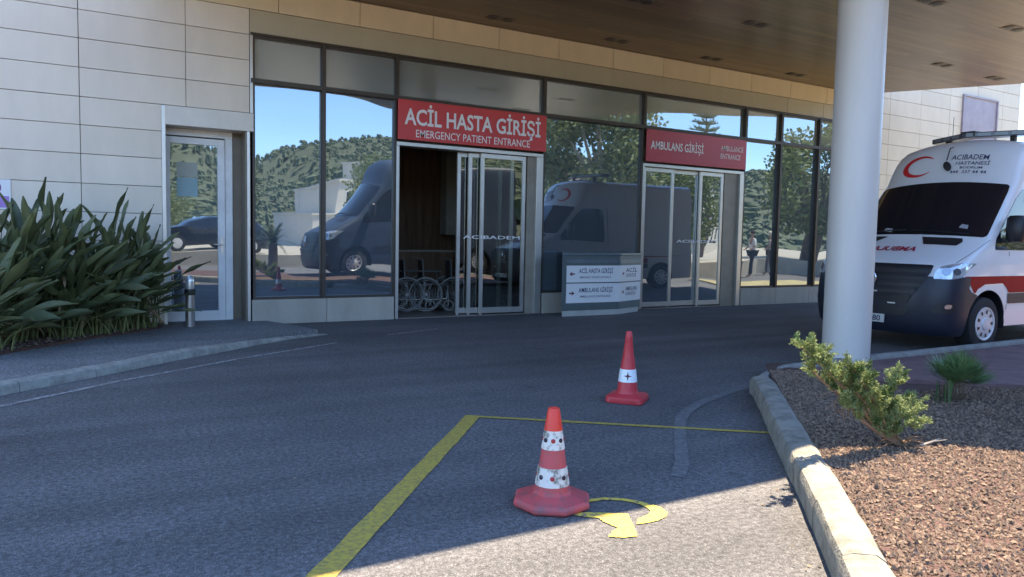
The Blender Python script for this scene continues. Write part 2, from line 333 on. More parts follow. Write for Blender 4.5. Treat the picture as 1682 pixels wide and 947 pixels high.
# kerbs
def kerb(path, w, h, mati, name, seglen=0.8, z0=0.0, taper=None, rnd=0.045):
    """rounded kerb swept on the left of path; path runs along its road face"""
    m = MB(); P = [Vector(p) for p in path]; prof = [(0, 0), (0.0, h-rnd), (rnd*0.3, h-rnd*0.3), (rnd, h), (w-rnd, h+0.004), (w-rnd*0.2, h-rnd*0.4), (w, h-rnd), (w, 0)]
    L = [0]
    for a, b in zip(P[:-1], P[1:]): L.append(L[-1]+(b-a).length)
    rows = []
    def at(s):
        for i in range(len(P)-1):
            if s <= L[i+1] or i == len(P)-2:
                k = (s-L[i])/max(1e-9, L[i+1]-L[i]); d0 = (P[i+1]-P[i]).normalized()
                dp = (P[i]-P[i-1]).normalized() if i else d0; dn = (P[i+2]-P[i+1]).normalized() if i+2 < len(P) else d0
                d = ((dp+d0)*(1-k)+(d0+dn)*k).normalized(); return P[i].lerp(P[i+1], k), d
    s = 0.0
    while s < L[-1]-0.02:
        e = min(s+seglen, L[-1]); nn = max(2, int((e-s)/0.12)); base = len(m.v); jz = random.uniform(-0.003, 0.003); jw = random.uniform(-0.003, 0.003)
        for k in range(nn+1):
            q = s+0.003+(e-s-0.006)*k/nn; p, d = at(q); nrm = Vector((-d.y, d.x)); sc_ = 1.0 if not taper else max(0.05, taper(q/L[-1]))
            for a, b in prof:
                v = p+nrm*(a+jw); wob = mnoise.noise(Vector((v.x*6, v.y*6, b*8)))*0.005
                m.v.append((v.x+nrm.x*wob, v.y+nrm.y*wob, z0+max(0, (b+jz)*sc_+wob) if b > 0 else z0-0.02))
        np_ = len(prof)
        for k in range(nn):
            for j in range(np_-1):
                m.f.append((base+k*np_+j, base+(k+1)*np_+j, base+(k+1)*np_+j+1, base+k*np_+j+1)); m.m.append(0)
        m.f.append(tuple(base+j for j in range(np_))); m.f.append(tuple(base+nn*np_+j for j in range(np_))[::-1]); m.m += [0, 0]
        s = e
    return struct(name, m, mati, smooth=True)
# island kerb: road face runs from behind the camera to the corner; island lies to its right -> go backwards
kerb([(4.95, 4.42), (4.86, 4.29), (4.01, 3.39), (3.01, 2.315), (2.31, 1.59), (0.0, -0.74), (-1.5, -2.29)], 0.175, 0.15, M_KERB, 'island_kerb', 0.62)
kerb([(12.5, 5.06), (9.0, 5.05), (7.4, 5.03), (6.4, 5.02), (5.9, 4.95), (5.4, 4.72), (5.08, 4.48)], 0.13, 0.10, mat('thin_kerb', (0.26, 0.25, 0.23), 0.9, var=0.2, scale=9, bump=0.4), 'low_far_kerb', 0.9)
kerb([(-3.2, 4.75), (-0.61, 6.86), (-0.04, 7.34), (0.76, 8.06), (1.3, 8.5), (1.75, 8.88), (2.2, 9.2), (2.7, 9.45)], 0.16, 0.085, M_KERBOLD, 'sidewalk_kerb', 0.7,
     taper=lambda q: 1.0 if q < 0.72 else 1-(q-0.72)/0.28*0.95)
# island ground: mulch bed with gentle relief, brick paving strip
def isl_h(x, y):
    d = (x-y-0.85)            # distance-ish from the kerb
    return 0.105-0.10*min(1, max(0, (x-4.3)/1.6))*min(1, max(0, d/1.2))+0.02*mnoise.noise(Vector((x*1.7, y*1.7, 0)))
m = MB(); rows = 60; colsn = 60
for j in range(rows+1):
    y = -2.6+(4.98+2.6)*j/rows; xl = y+0.80; xr = 9.0
    for i in range(colsn+1):
        x = xl+(xr-xl)*(i/colsn)**1.5; m.v.append((x, y, max(0.012, isl_h(x, y)+0.008*mnoise.noise(Vector((x*9, y*9, 3))))))
for j in range(rows):
    for i in range(colsn):
        a = j*(colsn+1)+i; m.f.append((a, a+1, a+colsn+2, a+colsn+1)); m.m.append(0)
M_MULCH = mat('mulch_soil', (0.10, 0.055, 0.045), 0.95, var=0.5, scale=55, bump=1.0, bscale=130)
struct('mulch_bed_ground', m, M_MULCH, smooth=True)
# chips: loose bark and lava pieces
NC = 80000
yy = rng.uniform(1.1, 4.7, NC*2); xx = yy+0.83+rng.random(NC*2)**1.35*3.8
ok = ~(((xx > 7.4) & (yy > 3.4)) | ((yy > 3.75) & (xx > 6.3))); xx = xx[ok][:NC]; yy = yy[ok][:NC]; NC = len(xx)
zz = np.array([max(0.012, isl_h(x, y)) for x, y in zip(xx, yy)])+0.003
Ls_ = 0.003+0.013*rng.random(NC)**3.0; ws_ = Ls_*rng.uniform(0.25, 0.8, NC); ts_ = rng.uniform(0.3, 0.75, NC)*Ls_; an_ = rng.uniform(0, 6.283, NC); tl_ = rng.uniform(-0.6, 0.6, NC)
c_, s_ = np.cos(an_), np.sin(an_); cv = np.zeros((NC, 5, 3))
for k, (u, v, q, e) in enumerate([(-1, -1, 0, 0), (1, -0.6, 1, 0), (0.8, 1, 1, 0), (-0.7, 0.8, 0, 0), (0, 0, 0, 1)]):
    U = u*Ls_; V = v*ws_; cv[:, k, 0] = xx+U*c_-V*s_; cv[:, k, 1] = yy+U*s_+V*c_; cv[:, k, 2] = zz+q*tl_*Ls_+e*(ts_+np.abs(tl_)*Ls_)+ts_*0.3
m = MB(); m.v = cv.reshape(-1, 3).tolist(); m.f = []
for i in range(NC):
    b = i*5; m.f += [(b, b+1, b+4), (b+1, b+2, b+4), (b+2, b+3, b+4), (b+3, b, b+4)]
m.m = [0]*len(m.f)
tag(m.build('bark_mulch', leaf_mat('bark_chips', (0.022, 0.014, 0.010), (0.34, 0.235, 0.16), 0.9, 0.0, 30.0)), kind='stuff')
# paving beyond the mulch
M_PAVE = mat('plum_brick_paving', (0.17, 0.10, 0.10), 0.8, var=0.3, scale=6, bump=0.4, bscale=40)
m = MB()
pav = [(6.1, 4.93), (6.55, 4.15), (7.3, 3.5), (9.5, 1.8), (14, 1.8), (14, 4.93)]
m.poly(pav, 0.0, 0.05); struct('brick_path', m, M_PAVE)

lv = MB()
for k in range(130):
    if k < 70: q = random.random(); x = 4.9-q*3.0-random.uniform(0.02, 0.35)**1.3; y = 4.35-q*3.15+random.uniform(-0.05, 0.1)
    else: x = random.uniform(-0.5, 5); y = random.uniform(2.3, 9)
    r_ = random.uniform(0.005, 0.014); an = random.uniform(0, 6.28); lv.add([(x+r_*math.cos(an), y+r_*math.sin(an), 0.006), (x-r_*0.4*math.sin(an), y+r_*0.4*math.cos(an), 0.010), (x-r_*math.cos(an), y-r_*math.sin(an), 0.007), (x+r_*0.4*math.sin(an), y-r_*0.4*math.cos(an), 0.006)], [(0, 1, 2, 3)])
tag(lv.build('fallen_leaves', leaf_mat('dry_leaf_bits', (0.06, 0.035, 0.02), (0.35, 0.26, 0.15), 0.9, 0.0)), kind='stuff')
# sidewalk on the left, planting bed
m = MB(); m.poly([(-9, 0.1), (-3.3, 4.87), (-0.72, 6.98), (-0.14, 7.47), (0.66, 8.19), (1.2, 8.63), (1.66, 9.0), (2.15, 9.36), (2.6, 9.6), (2.3, 10.5), (1.98, 11.4), (-9, 11.4)], -0.02, 0.055)
struct('sidewalk', m, M_WALK)
m = MB(); bedp = [(-9, 1.9), (-3.0, 6.4), (-0.78, 8.72), (-0.3, 9.25), (0.1, 9.7), (0.8, 10.40), (0.86, 10.80), (-9, 10.80)]
m.poly(bedp, 0.03, 0.085); struct('planting_bed_ground', m, mat('bed_soil', (0.10, 0.05, 0.035), 0.95, var=0.5, scale=20, bump=0.8))
m = MB()
for k in range(900):
    t = random.random(); a = Vector((-1.6, 7.8)).lerp(Vector((0.8, 10.4)), t); x = a.x+random.uniform(-0.5, 0.02); y = a.y+random.uniform(0, 0.15)
    r = random.uniform(0.006, 0.022); an = random.uniform(0, 6.28); z = 0.087
    m.add([(x+r*math.cos(an+q*1.7), y+r*math.sin(an+q*1.7)*0.7, z+random.uniform(0, 0.012)) for q in range(4)], [(0, 1, 2, 3)], 0)
tag(m.build('leaf_litter', leaf_mat('dry_litter', (0.10, 0.05, 0.03), (0.5, 0.42, 0.32), 0.9, 0.0)), kind='stuff')

# ================================================================== HOSPITAL BUILDING
hosp = thing('hospital_building', 'hospital facade of pale stone cladding with bronze framed mirror glazing and sliding doors', 'building', (6, FY, 0))
rowz = [0.09, 0.45, 0.81, 1.17, 1.53, 1.89, 2.26, 2.62, 2.97, 3.33, 3.69, 4.04]
G = 0.004
def panels(mb, x0, x1, joints, zs, y=FY, t=0.03, mi=0, skip=None):
    js = [x0]+[j for j in joints if x0+0.02 < j < x1-0.02]+[x1]
    for za, zb in zip(zs[:-1], zs[1:]):
        for a, b in zip(js[:-1], js[1:]):
            if skip and skip(a, b, za, zb): continue
            e = random.uniform(-0.0012, 0.0012)
            mb.box(a+G, b-G, y+e, y+t, za+G, zb-G, mi)
J = [-0.06+1.23*k for k in range(-8, 2)]
m = MB()
panels(m, -9.0, 0.87, [j for j in J if j < 0.8], [0.03]+rowz[:9])
panels(m, -9.0, 1.985, J, rowz[8:], skip=lambda a, b, za, zb: False)
panels(m, -9.0, 1.985, J, [4.04, 4.39])
m.build('cladding_wall', M_CLAD, hosp, bevel=0.002)
m = MB(); m.box(-9, 0.865, FY+0.03, FY+0.25, 0, 4.4); m.box(-9, 1.99, FY+0.03, FY+0.25, 2.97, 4.4); m.box(-9, 22.2, FY+0.036, FY+0.3, 4.39, 16.0)
m.box(-9.2, -9.0, FY+0.03, FY+14, 0, 16.2); m.box(-9, 22.2, FY+0.04, FY+14, 16.0, 16.2)
m.build('backing_wall', M_JOINT, hosp)
# lintel over the side door and its trims
m = MB(); m.box(0.885, 2.035, FY-0.012, FY+0.42, 2.715, 2.965); m.build('door_lintel', mat('lintel_stone', (0.76, 0.70, 0.60), 0.5, var=0.05), hosp, bevel=0.004)
m = MB(); m.box(0.868, 0.915, FY-0.014, FY+0.42, 0.03, 2.965); m.box(1.945, 1.985, FY-0.014, FY+0.42, 0.03, 2.712); m.box(1.99, 2.03, FY-0.006, FY+0.07, 2.97, 4.04)
m.build('corner_trim', M_ALU, hosp, bevel=0.003)
m = MB(); m.box(1.80, 1.94, FY+0.36, FY+0.42, 0.05, 2.712); m.box(1.925, 1.944, FY+0.02, FY+0.36, 0.05, 2.712); m.build('recess_panel', M_TAUPE, hosp)
# header bands
HJ = [2.38+1.18*k-1.18*11 for k in range(0, 24)]
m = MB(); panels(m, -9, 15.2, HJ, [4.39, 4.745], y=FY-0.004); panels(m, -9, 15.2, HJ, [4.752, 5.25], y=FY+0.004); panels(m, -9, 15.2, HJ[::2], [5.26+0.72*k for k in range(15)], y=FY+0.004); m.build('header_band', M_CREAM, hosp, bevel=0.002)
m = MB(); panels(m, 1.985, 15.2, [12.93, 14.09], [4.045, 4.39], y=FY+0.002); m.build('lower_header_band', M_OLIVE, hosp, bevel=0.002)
# right-hand cladding
RJ = [15.3+1.17+1.23*k for k in range(0, 8)]
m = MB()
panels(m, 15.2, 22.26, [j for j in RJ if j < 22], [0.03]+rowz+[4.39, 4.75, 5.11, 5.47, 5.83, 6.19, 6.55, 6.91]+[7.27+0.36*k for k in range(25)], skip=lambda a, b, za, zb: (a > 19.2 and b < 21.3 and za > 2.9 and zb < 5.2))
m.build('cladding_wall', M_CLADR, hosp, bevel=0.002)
m = MB(); m.box(15.2, 22.2, FY+0.034, FY+0.25, 0, 4.4); m.box(22.2, 22.27, FY+0.02, FY+13.9, 0, 16.0); m.build('backing_wall', M_JOINT, hosp)
# the dark tall window high on the right
m = MB(); m.box(19.5, 21.05, FY-0.02, FY+0.025, 2.9, 5.16); m.box(19.45, 19.5, FY-0.05, FY+0.02, 2.86, 5.2); m.box(21.05, 21.10, FY-0.05, FY+0.02, 2.86, 5.2); m.box(19.5, 21.05, FY-0.05, FY+0.02, 5.16, 5.2)
m.build('louvre_panel', mat('mauve_grey_panel', (0.30, 0.25, 0.29), 0.4), hosp)

# glazing
MX = [2.02, 3.02, 4.15, 6.83, 9.04, 11.71, 12.78, 14.0, 15.15]
ZS, ZT, ZH, ZD = 0.36, 3.42, 4.045, 2.76
def frame_box(mb, x0, x1, z0, z1, w=0.035, y0=FY+0.0, y1=FY+0.11):
    mb.box(x0, x0+w, y0, y1, z0, z1); mb.box(x1-w, x1, y0, y1, z0, z1)
    mb.box(x0+w, x1-w, y0, y1, z0, z0+w); mb.box(x0+w, x1-w, y0, y1, z1-w, z1)
def window(x0, x1, z0, z1, gm=M_GLASS, rot=0.0):
    mb = MB(); frame_box(mb, x0+0.001, x1-0.001, z0+0.001, z1-0.001); o = mb.build('window', M_FRAME, hosp)
    pm = MB(); cx_ = (x0+x1)/2; hw = (x1-x0)/2-0.03; dy = math.tan(rot)*hw
    y = FY+0.05
    pm.add([(cx_-hw, y-dy, z0+0.03), (cx_+hw, y+dy, z0+0.03), (cx_+hw, y+dy, z1-0.03), (cx_-hw, y-dy, z1-0.03)], [(0, 1, 2, 3)])
    pm.build('pane', gm, o)
    return o
for i in range(8):
    window(MX[i], MX[i+1], ZT, ZH, M_GLASS3, rot=[0, 0, 0, 0, 0.002, 0, -0.003, 0][i])
for i in (0, 1, 3, 5, 6, 7):
    window(MX[i], MX[i+1], ZS, ZT-0.0, M_GLASS, rot=[0, 0, 0, 0.003, 0, -0.003, 0.004, 0][i])
m = MB(); m.box(2.0, 15.15, FY-0.03, FY-0.001, ZT-0.03, ZT+0.03); m.box(2.0, 15.15, FY-0.02, FY+0.1, ZH-0.0, ZH+0.03)
for x in MX[1:-1]: m.box(x-0.028, x+0.028, FY-0.028, FY-0.0015, 0.36 if x not in (4.15, 6.83, 9.04, 11.71) else ZT, ZH-0.002)
m.build('mullion_cap', M_FRAME, hosp)
# plinths
for x0, x1 in ((2.0, 4.13), (6.86, 9.0), (11.73, 15.2)):
    k = x0; m = MB()
    while k < x1-0.1:
        e = min(k+1.07, x1); m.box(k+0.003, e-0.003, FY-0.02, FY+0.12, 0.0, ZS-0.004); k = e
    m.build('plinth', M_PLINTH, hosp, bevel=0.004)

# side door
dr = MB(); y0, y1 = FY+0.30, FY+0.36
dr.box(0.90, 1.80, y0, y1, 2.62, 2.712); dr.box(1.70, 1.80, y0, y1, 0.02, 2.62)
o = dr.build('side_door', M_WHITEF, hosp, bevel=0.004)
d2 = MB(); y0 -= 0.02
d2.box(0.905, 0.99, y0, y1-0.01, 0.03, 2.60); d2.box(1.60, 1.695, y0, y1-0.01, 0.03, 2.60); d2.box(0.99, 1.60, y0, y1-0.01, 2.51, 2.60); d2.box(0.99, 1.60, y0, y1-0.01, 0.03, 0.19)
d2.build('door_leaf', M_WHITEF, o, bevel=0.004)
p = MB(); p.add([(0.985, y0+0.03, 0.18), (1.605, y0+0.03, 0.18), (1.605, y0+0.03, 2.52), (0.985, y0+0.03, 2.52)], [(0, 1, 2, 3)]); p.build('pane', M_GLASS, o)
h = MB(); h.box(1.63, 1.67, y0-0.012, y0, 1.0, 1.22); h.tube([(1.65, y0-0.005, 1.13), (1.65, y0-0.055, 1.13), (1.54, y0-0.06, 1.13)], 0.011, 8); h.build('door_handle', M_ALU, o, smooth=True)
pp = MB(); pp.box(1.075, 1.34, y0+0.022, y0+0.026, 2.06, 2.26, 0); pp.box(1.075, 1.34, y0+0.022, y0+0.026, 1.79, 2.05, 1)
pp.build('door_notice', [mat('ivory_paper', (0.40, 0.42, 0.36), 0.7), mat('pale_blue_paper', (0.30, 0.44, 0.46), 0.7)], o)

# sliding doors
def leaf(mb, x0, x1, y, z0=0.035, z1=2.69, sw=0.062):
    t = 0.035
    mb.box(x0, x0+sw, y, y+t, z0, z1); mb.box(x1-sw, x1, y, y+t, z0, z1); mb.box(x0+sw, x1-sw, y, y+t, z1-0.07, z1); mb.box(x0+sw, x1-sw, y, y+t, z0, z0+0.09)
    mb.box(x0+0.01, x0+0.05, y+0.004, y+t-0.004, 0.004, z0)
    mb.add([(x0+sw-0.005, y+0.017, z0+0.08), (x1-sw+0.005, y+0.017, z0+0.08), (x1-sw+0.005, y+0.017, z1-0.06), (x0+sw-0.005, y+0.017, z1-0.06)], [(0, 1, 2, 3)], 1)
def sliding(x0, x1, xo, name_label, leaves, rp0, rp1):
    mb = MB(); mb.box(x0+0.003, x1-0.003, FY-0.005, FY+0.24, ZD-0.06, ZD-0.003)
    mb.box(x0+0.003, x0+0.05, FY-0.005, FY+0.20, 0.0, ZD-0.062)
    fr = mb.build('sliding_door', M_ALU, hosp, bevel=0.003); tag(fr, name_label)
    for (a, b, y) in leaves:
        lm = MB(); leaf(lm, a, b, y); lm.build('door_leaf', [M_ALU, M_GLASS2 if x0 < 5 else M_GLASS], fr)
    rp = MB(); rp.box(rp0, rp1, FY+0.05, FY+0.10, 0.0, ZD-0.062); rp.build('side_panel', mat('warm_grey_jamb', (0.30, 0.27, 0.22), 0.4), fr)
    rp = MB(); rp.box(rp1, x1-0.003, FY-0.01, FY+0.16, 0.0, ZD-0.062); rp.build('door_jamb', M_ALU, fr, bevel=0.004)
    th = MB(); th.box(x0+0.05, x1-0.2, FY-0.02, FY+0.25, 0.001, 0.012); th.build('threshold', mat('threshold_metal', (0.35, 0.30, 0.27), 0.4, 0.6), fr)
    return fr
s1 = sliding(4.15, 6.83, 0, 'open sliding glass door under the emergency sign', [(5.28, 6.12, FY+0.17), (5.46, 6.32, FY+0.115), (5.66, 6.52, FY+0.06)], 6.55, 6.70)
s2 = sliding(9.04, 11.71, 0, 'closed sliding glass door under the ambulance sign', [(9.11, 9.88, FY+0.06), (9.84, 10.61, FY+0.115), (10.56, 11.20, FY+0.06)], 11.22, 11.60)
for fr, xs_, y in ((s1, (5.34, 6.42), FY+0.054), (s2, (9.98, 11.05), FY+0.054)):
    tm = MB(); text(tm, 'ACIBADEM', lambda u, v: (xs_[0]+(xs_[1]-xs_[0])*u, y, 1.28+0.055*v), 0.01)
    tm.build('door_lettering', M_LETTER, fr)

# interior
m = MB(); m.box(2.0, 15.1, FY+0.26, 17.5, -0.03, 0.003); m.build('lobby_floor', M_INTFL, hosp)
m = MB(); m.box(2.0, 15.1, FY+0.26, 17.5, 3.36, 3.40); m.box(2.0, 15.1, 17.5, 17.6, 0, 3.4); m.box(1.98, 2.0, FY+0.45, 17.5, 0, 3.4); m.box(15.1, 15.16, FY+0.2, 17.5, 0, 4.0); m.box(2.0, 15.1, FY+0.4, FY+0.42, 3.40, 4.3)
m.box(2.0, 15.1, FY+0.44, FY+0.46, 2.78, 3.36); m.build('lobby_wall', M_INT, hosp)
m = MB(); m.box(3.6, 9.0, 14.6, 14.7, 0, 3.36)
for k in range(6): m.box(3.7+k*0.9, 3.715+k*0.9, 14.59, 14.6, 0, 3.36)
m.build('wood_partition', M_WOOD, hosp)
m = MB(); m.box(6.42, 6.68, 13.9, 14.2, 1.35, 3.36); m.build('lobby_pillar', M_INT, hosp)
m = MB(); m.box(0.9, 1.95, FY+1.2, FY+1.25, 0, 2.9); m.box(0.87, 0.9, FY+0.37, FY+1.2, 0, 2.9); m.box(0.9, 1.95, FY+0.37, FY+1.2, 2.75, 2.78); m.build('vestibule_wall', M_TAUPE, hosp)

# signs
def sign_board(name, label, x0, x1, z0, z1, m_, y=FY-0.05):
    t = thing(name, label, 'sign', ((x0+x1)/2, y, z0))
    mb = MB(); mb.box(x0, x1, y, FY-0.032, z0, z1); mb.build('panel', m_, t, bevel=0.004)
    return t
t = sign_board('entrance_sign', 'large bright red sign for the emergency patient entrance in big white capitals', 4.155, 6.85, 2.79, 3.40, M_RED)
tm = MB()
text(tm, 'ACİL HASTA GİRİŞİ', lambda u, v: (4.26+2.47*u, FY-0.054, 3.03+0.235*v), 0.022)
tm.build('lettering', M_LETTER, t)
tm = MB(); text(tm, 'EMERGENCY PATIENT ENTRANCE', lambda u, v: (4.45+2.07*u, FY-0.054, 2.84+0.115*v), 0.004); tm.build('small_lettering', M_LETTER, t)
t = sign_board('entrance_sign', 'smaller dull red sign for the ambulance entrance with small white letters', 9.07, 11.70, 2.79, 3.385, M_RED2)
tm = MB(); text(tm, 'AMBULANS GİRİŞİ', lambda u, v: (9.17+1.34*u, FY-0.054, 3.03+0.145*v), 0.018); tm.build('lettering', M_LETTER, t)
tm = MB(); text(tm, 'AMBULANCE', lambda u, v: (10.98+0.62*u, FY-0.054, 3.13+0.10*v), 0.004); tm.build('small_lettering', M_LETTER, t); tm = MB(); text(tm, 'ENTRANCE', lambda u, v: (10.98+0.55*u, FY-0.054, 2.97+0.10*v), 0.004); tm.build('small_lettering', M_LETTER, t)

# notice at the far left on the cladding
t = thing('wall_notice', 'small white and violet notice on the stone wall at the left edge', 'sign', (-0.98, FY-0.02, 1.54))
m = MB(); m.box(-1.16, -0.80, FY-0.012, FY-0.001, 1.53, 1.89); m.build('panel', M_WHITE, t)
m = MB(); m.box(-1.14, -0.82, FY-0.014, FY-0.0125, 1.55, 1.69); m.build('violet_field', mat('violet_print', (0.42, 0.24, 0.60), 0.5), t)
m = MB(); nn = 24
vs = [(-0.98+0.085*math.cos(k*2*math.pi/nn), FY-0.014, 1.79+0.085*math.sin(k*2*math.pi/nn)) for k in range(nn)]+[(-0.98+0.065*math.cos(k*2*math.pi/nn), FY-0.014, 1.79+0.065*math.sin(k*2*math.pi/nn)) for k in range(nn)]
m.add(vs, [(k, (k+1) % nn, nn+(k+1) % nn, nn+k) for k in range(nn)]); m.box(-1.03, -0.93, FY-0.0145, FY-0.0135, 1.78, 1.795); m.build('ring_symbol', mat('plum_print', (0.25, 0.10, 0.25), 0.5), t)

# direction sign cabinet
KX0, KX1, KX2, KY, KY2 = 6.86, 8.08, 8.80, 10.22, 10.52
t = thing('direction_sign', 'low blue-grey sign cabinet with two white direction boards standing between the two entrances', 'sign', (7.6, 10.45, 0))
M_KI = mat('blue_grey_cabinet', (0.12, 0.15, 0.155), 0.45, 0.2)
plan = [(KX0, KY), (KX1, KY), (KX2, KY2), (KX2+0.02, 10.78), (KX0+0.40, 10.78)]
m = MB(); m.poly(plan, 0.10, 1.04); m.build('cabinet', M_KI, t, bevel=0.006)
m = MB(); m.poly([(KX0-0.02, KY-0.025), (KX1+0.01, KY-0.025), (KX2+0.03, KY2-0.02), (KX2+0.03, 10.79), (KX0+0.38, 10.79)], 1.04, 1.075); m.poly([(KX0+0.09, KY-0.012), (KX1, KY-0.012), (KX2-0.02, KY2-0.02), (KX2-0.02, KY2+0.02), (KX1, KY+0.02), (KX0+0.09, KY+0.02)], 0.90, 0.965); m.build('cap', mat('cap_grey', (0.16, 0.20, 0.22), 0.4, 0.3), t)
m = MB(); m.poly([(KX0+0.03, KY+0.02), (KX1, KY+0.02), (KX2-0.02, KY2+0.02), (KX2-0.02, 10.76), (KX0+0.43, 10.76)], 0.0, 0.10); m.build('base', mat('pale_base', (0.45, 0.45, 0.42), 0.5), t)
dsx = Vector((KX2-KX1, KY2-KY)).normalized(); dl = (Vector((KX2, KY2))-Vector((KX1, KY))).length
def kf(u, z, off=0.0):   # u in metres along front then the angled face
    if u <= KX1-KX0: return (KX0+u, KY-off, z)
    q = u-(KX1-KX0); return (KX1+dsx.x*q+dsx.y*off, KY+dsx.y*q-dsx.x*off, z)
for (z0, z1, l1, l2, right) in ((0.575, 0.86, 'ACİL HASTA GİRİŞİ', 'EMERGENCY PATIENT ENTRANCE', False), (0.225, 0.555, 'AMBULANS GİRİŞİ', 'AMBULANCE ENTRANCE', True)):
    m = MB(); F = KX1-KX0
    us = [0.09, F-0.0001, F+0.0001, F+dl-0.015]
    for a, b in ((0.09, F-0.001), (F+0.001, F+dl-0.015)):
        q = [kf(a, z0, 0.008), kf(b, z0, 0.008), kf(b, z1, 0.008), kf(a, z1, 0.008), kf(a, z0, -0.002), kf(b, z0, -0.002), kf(b, z1, -0.002), kf(a, z1, -0.002)]
        m.add(q, [(0, 1, 2, 3), (0, 4, 5, 1), (1, 5, 6, 2), (2, 6, 7, 3), (3, 7, 4, 0)])
    bd = m.build('sign_board', M_WHITE, t)
    m = MB(); zc = (z0+z1)/2; O = 0.0095
    text(m, l1, lambda u, v: kf(0.34+0.72*u, zc+0.015+0.075*v, O), 0.012); m.build('lettering', M_DARKTXT, bd); m = MB(); text(m, l2, lambda u, v: kf(0.36+0.66*u, zc-0.075+0.035*v, O), 0.004); m.build('small_lettering', M_DARKTXT, bd); m = MB()
    text(m, l1.split(' ')[0], lambda u, v: kf(F+0.20+0.42*u, zc+0.02+0.07*v, O), 0.01); m.build('lettering', M_DARKTXT, bd); m = MB(); text(m, l1.split(' ')[-1], lambda u, v: kf(F+0.20+0.38*u, zc-0.06+0.05*v, O), 0.01)
    m.build('lettering', M_DARKTXT, bd)
    m = MB()
    for ux, w in ((0.20, 0.11), (F+0.11, 0.07)):
        s = 1 if right else -1
        ar = [(-w*0.5, 0.012), (0.05*w, 0.012), (0.0, 0.042), (w*0.5, 0), (0.0, -0.042), (0.05*w, -0.012), (-w*0.5, -0.012)]
        m.add([kf(ux+s*a, zc+b, O) for a, b in ar], [(0, 1, 5, 6), (1, 2, 3), (1, 3, 5), (3, 4, 5)])
    m.build('arrow', mat('maroon_print', (0.16, 0.02, 0.04), 0.5), bd)

# ================================================================== CANOPY
can = thing('entrance_canopy', 'wide wood-lined canopy over the hospital driveway, carried by a round white column', 'canopy', (7.0, 4.96, 0))
def cat_rom(pts, n=6):
    out = []
    for i in range(len(pts)-1):
        p0 = Vector(pts[max(0, i-1)]); p1 = Vector(pts[i]); p2 = Vector(pts[i+1]); p3 = Vector(pts[min(len(pts)-1, i+2)])
        for k in range(n):
            t_ = k/n; out.append(tuple(0.5*((2*p1)+(-p0+p2)*t_+(2*p0-5*p1+4*p2-p3)*t_*t_+(-p0+3*p1-3*p2+p3)*t_**3)))
    return out+[tuple(pts[-1])]
edge = [(0.5, 3.47), (2.5, 3.45), (5.6, 3.44)]+cat_rom([(5.6, 3.44), (6.3, 3.15), (7.4, 2.62), (9.5, 2.5), (11.0, 3.05), (12.3, 4.4), (13.6, 6.1), (15.3, 7.0), (16.9, 7.85)], 5)[1:]+[(17.12, 8.25), (16.3, 9.5), (15.45, FY-0.01)]
ZC = 4.752
M_SOFF = bpy.data.materials.new('wood_soffit_planks'); M_SOFF.use_nodes = True
t_ = M_SOFF.node_tree; Ls = t_.links; b_ = t_.nodes['Principled BSDF']; b_.inputs['Roughness'].default_value = 0.3; b_.inputs['Specular IOR Level'].default_value = 0.6
tc = t_.nodes.new('ShaderNodeTexCoord'); mp = t_.nodes.new('ShaderNodeMapping'); mp.inputs['Scale'].default_value = (0.35, 5.5, 1); Ls.new(tc.outputs['Object'], mp.inputs[0])
nz = t_.nodes.new('ShaderNodeTexNoise'); nz.inputs['Scale'].default_value = 3.2; nz.inputs['Detail'].default_value = 6; Ls.new(mp.outputs[0], nz.inputs['Vector'])
sx = t_.nodes.new('ShaderNodeSeparateXYZ'); Ls.new(tc.outputs['Object'], sx.inputs[0])
md = t_.nodes.new('ShaderNodeMath'); md.operation = 'MULTIPLY'; md.inputs[1].default_value = 1/0.145; Ls.new(sx.outputs['Y'], md.inputs[0])
fl = t_.nodes.new('ShaderNodeMath'); fl.operation = 'FLOOR'; Ls.new(md.outputs[0], fl.inputs[0]); fr_ = t_.nodes.new('ShaderNodeMath'); fr_.operation = 'FRACT'; Ls.new(md.outputs[0], fr_.inputs[0])
xd = t_.nodes.new('ShaderNodeMath'); xd.operation = 'MULTIPLY_ADD'; xd.inputs[1].default_value = 1/3.2; Ls.new(sx.outputs['X'], xd.inputs[0]); 
wm = t_.nodes.new('ShaderNodeMath'); wm.operation = 'MULTIPLY'; wm.inputs[1].default_value = 0.37; Ls.new(fl.outputs[0], wm.inputs[0]); Ls.new(wm.outputs[0], xd.inputs[2])
xf = t_.nodes.new('ShaderNodeMath'); xf.operation = 'FLOOR'; Ls.new(xd.outputs[0], xf.inputs[0])
cmb = t_.nodes.new('ShaderNodeCombineXYZ'); Ls.new(fl.outputs[0], cmb.inputs[0]); Ls.new(xf.outputs[0], cmb.inputs[1]); wn = t_.nodes.new('ShaderNodeTexWhiteNoise'); wn.noise_dimensions = '2D'; Ls.new(cmb.outputs[0], wn.inputs['Vector'])
av = t_.nodes.new('ShaderNodeMath'); av.operation = 'MULTIPLY_ADD'; av.inputs[1].default_value = 0.45; Ls.new(wn.outputs['Value'], av.inputs[0])
hf = t_.nodes.new('ShaderNodeMath'); hf.operation = 'MULTIPLY'; hf.inputs[1].default_value = 0.6; Ls.new(nz.outputs['Fac'], hf.inputs[0]); Ls.new(hf.outputs[0], av.inputs[2])
cr = t_.nodes.new('ShaderNodeValToRGB'); cr.color_ramp.elements[0].position = 0.15; cr.color_ramp.elements[1].position = 0.9; cr.color_ramp.elements[0].color = (0.070, 0.043, 0.026, 1); cr.color_ramp.elements[1].color = (0.23, 0.150, 0.085, 1); Ls.new(av.outputs[0], cr.inputs[0])
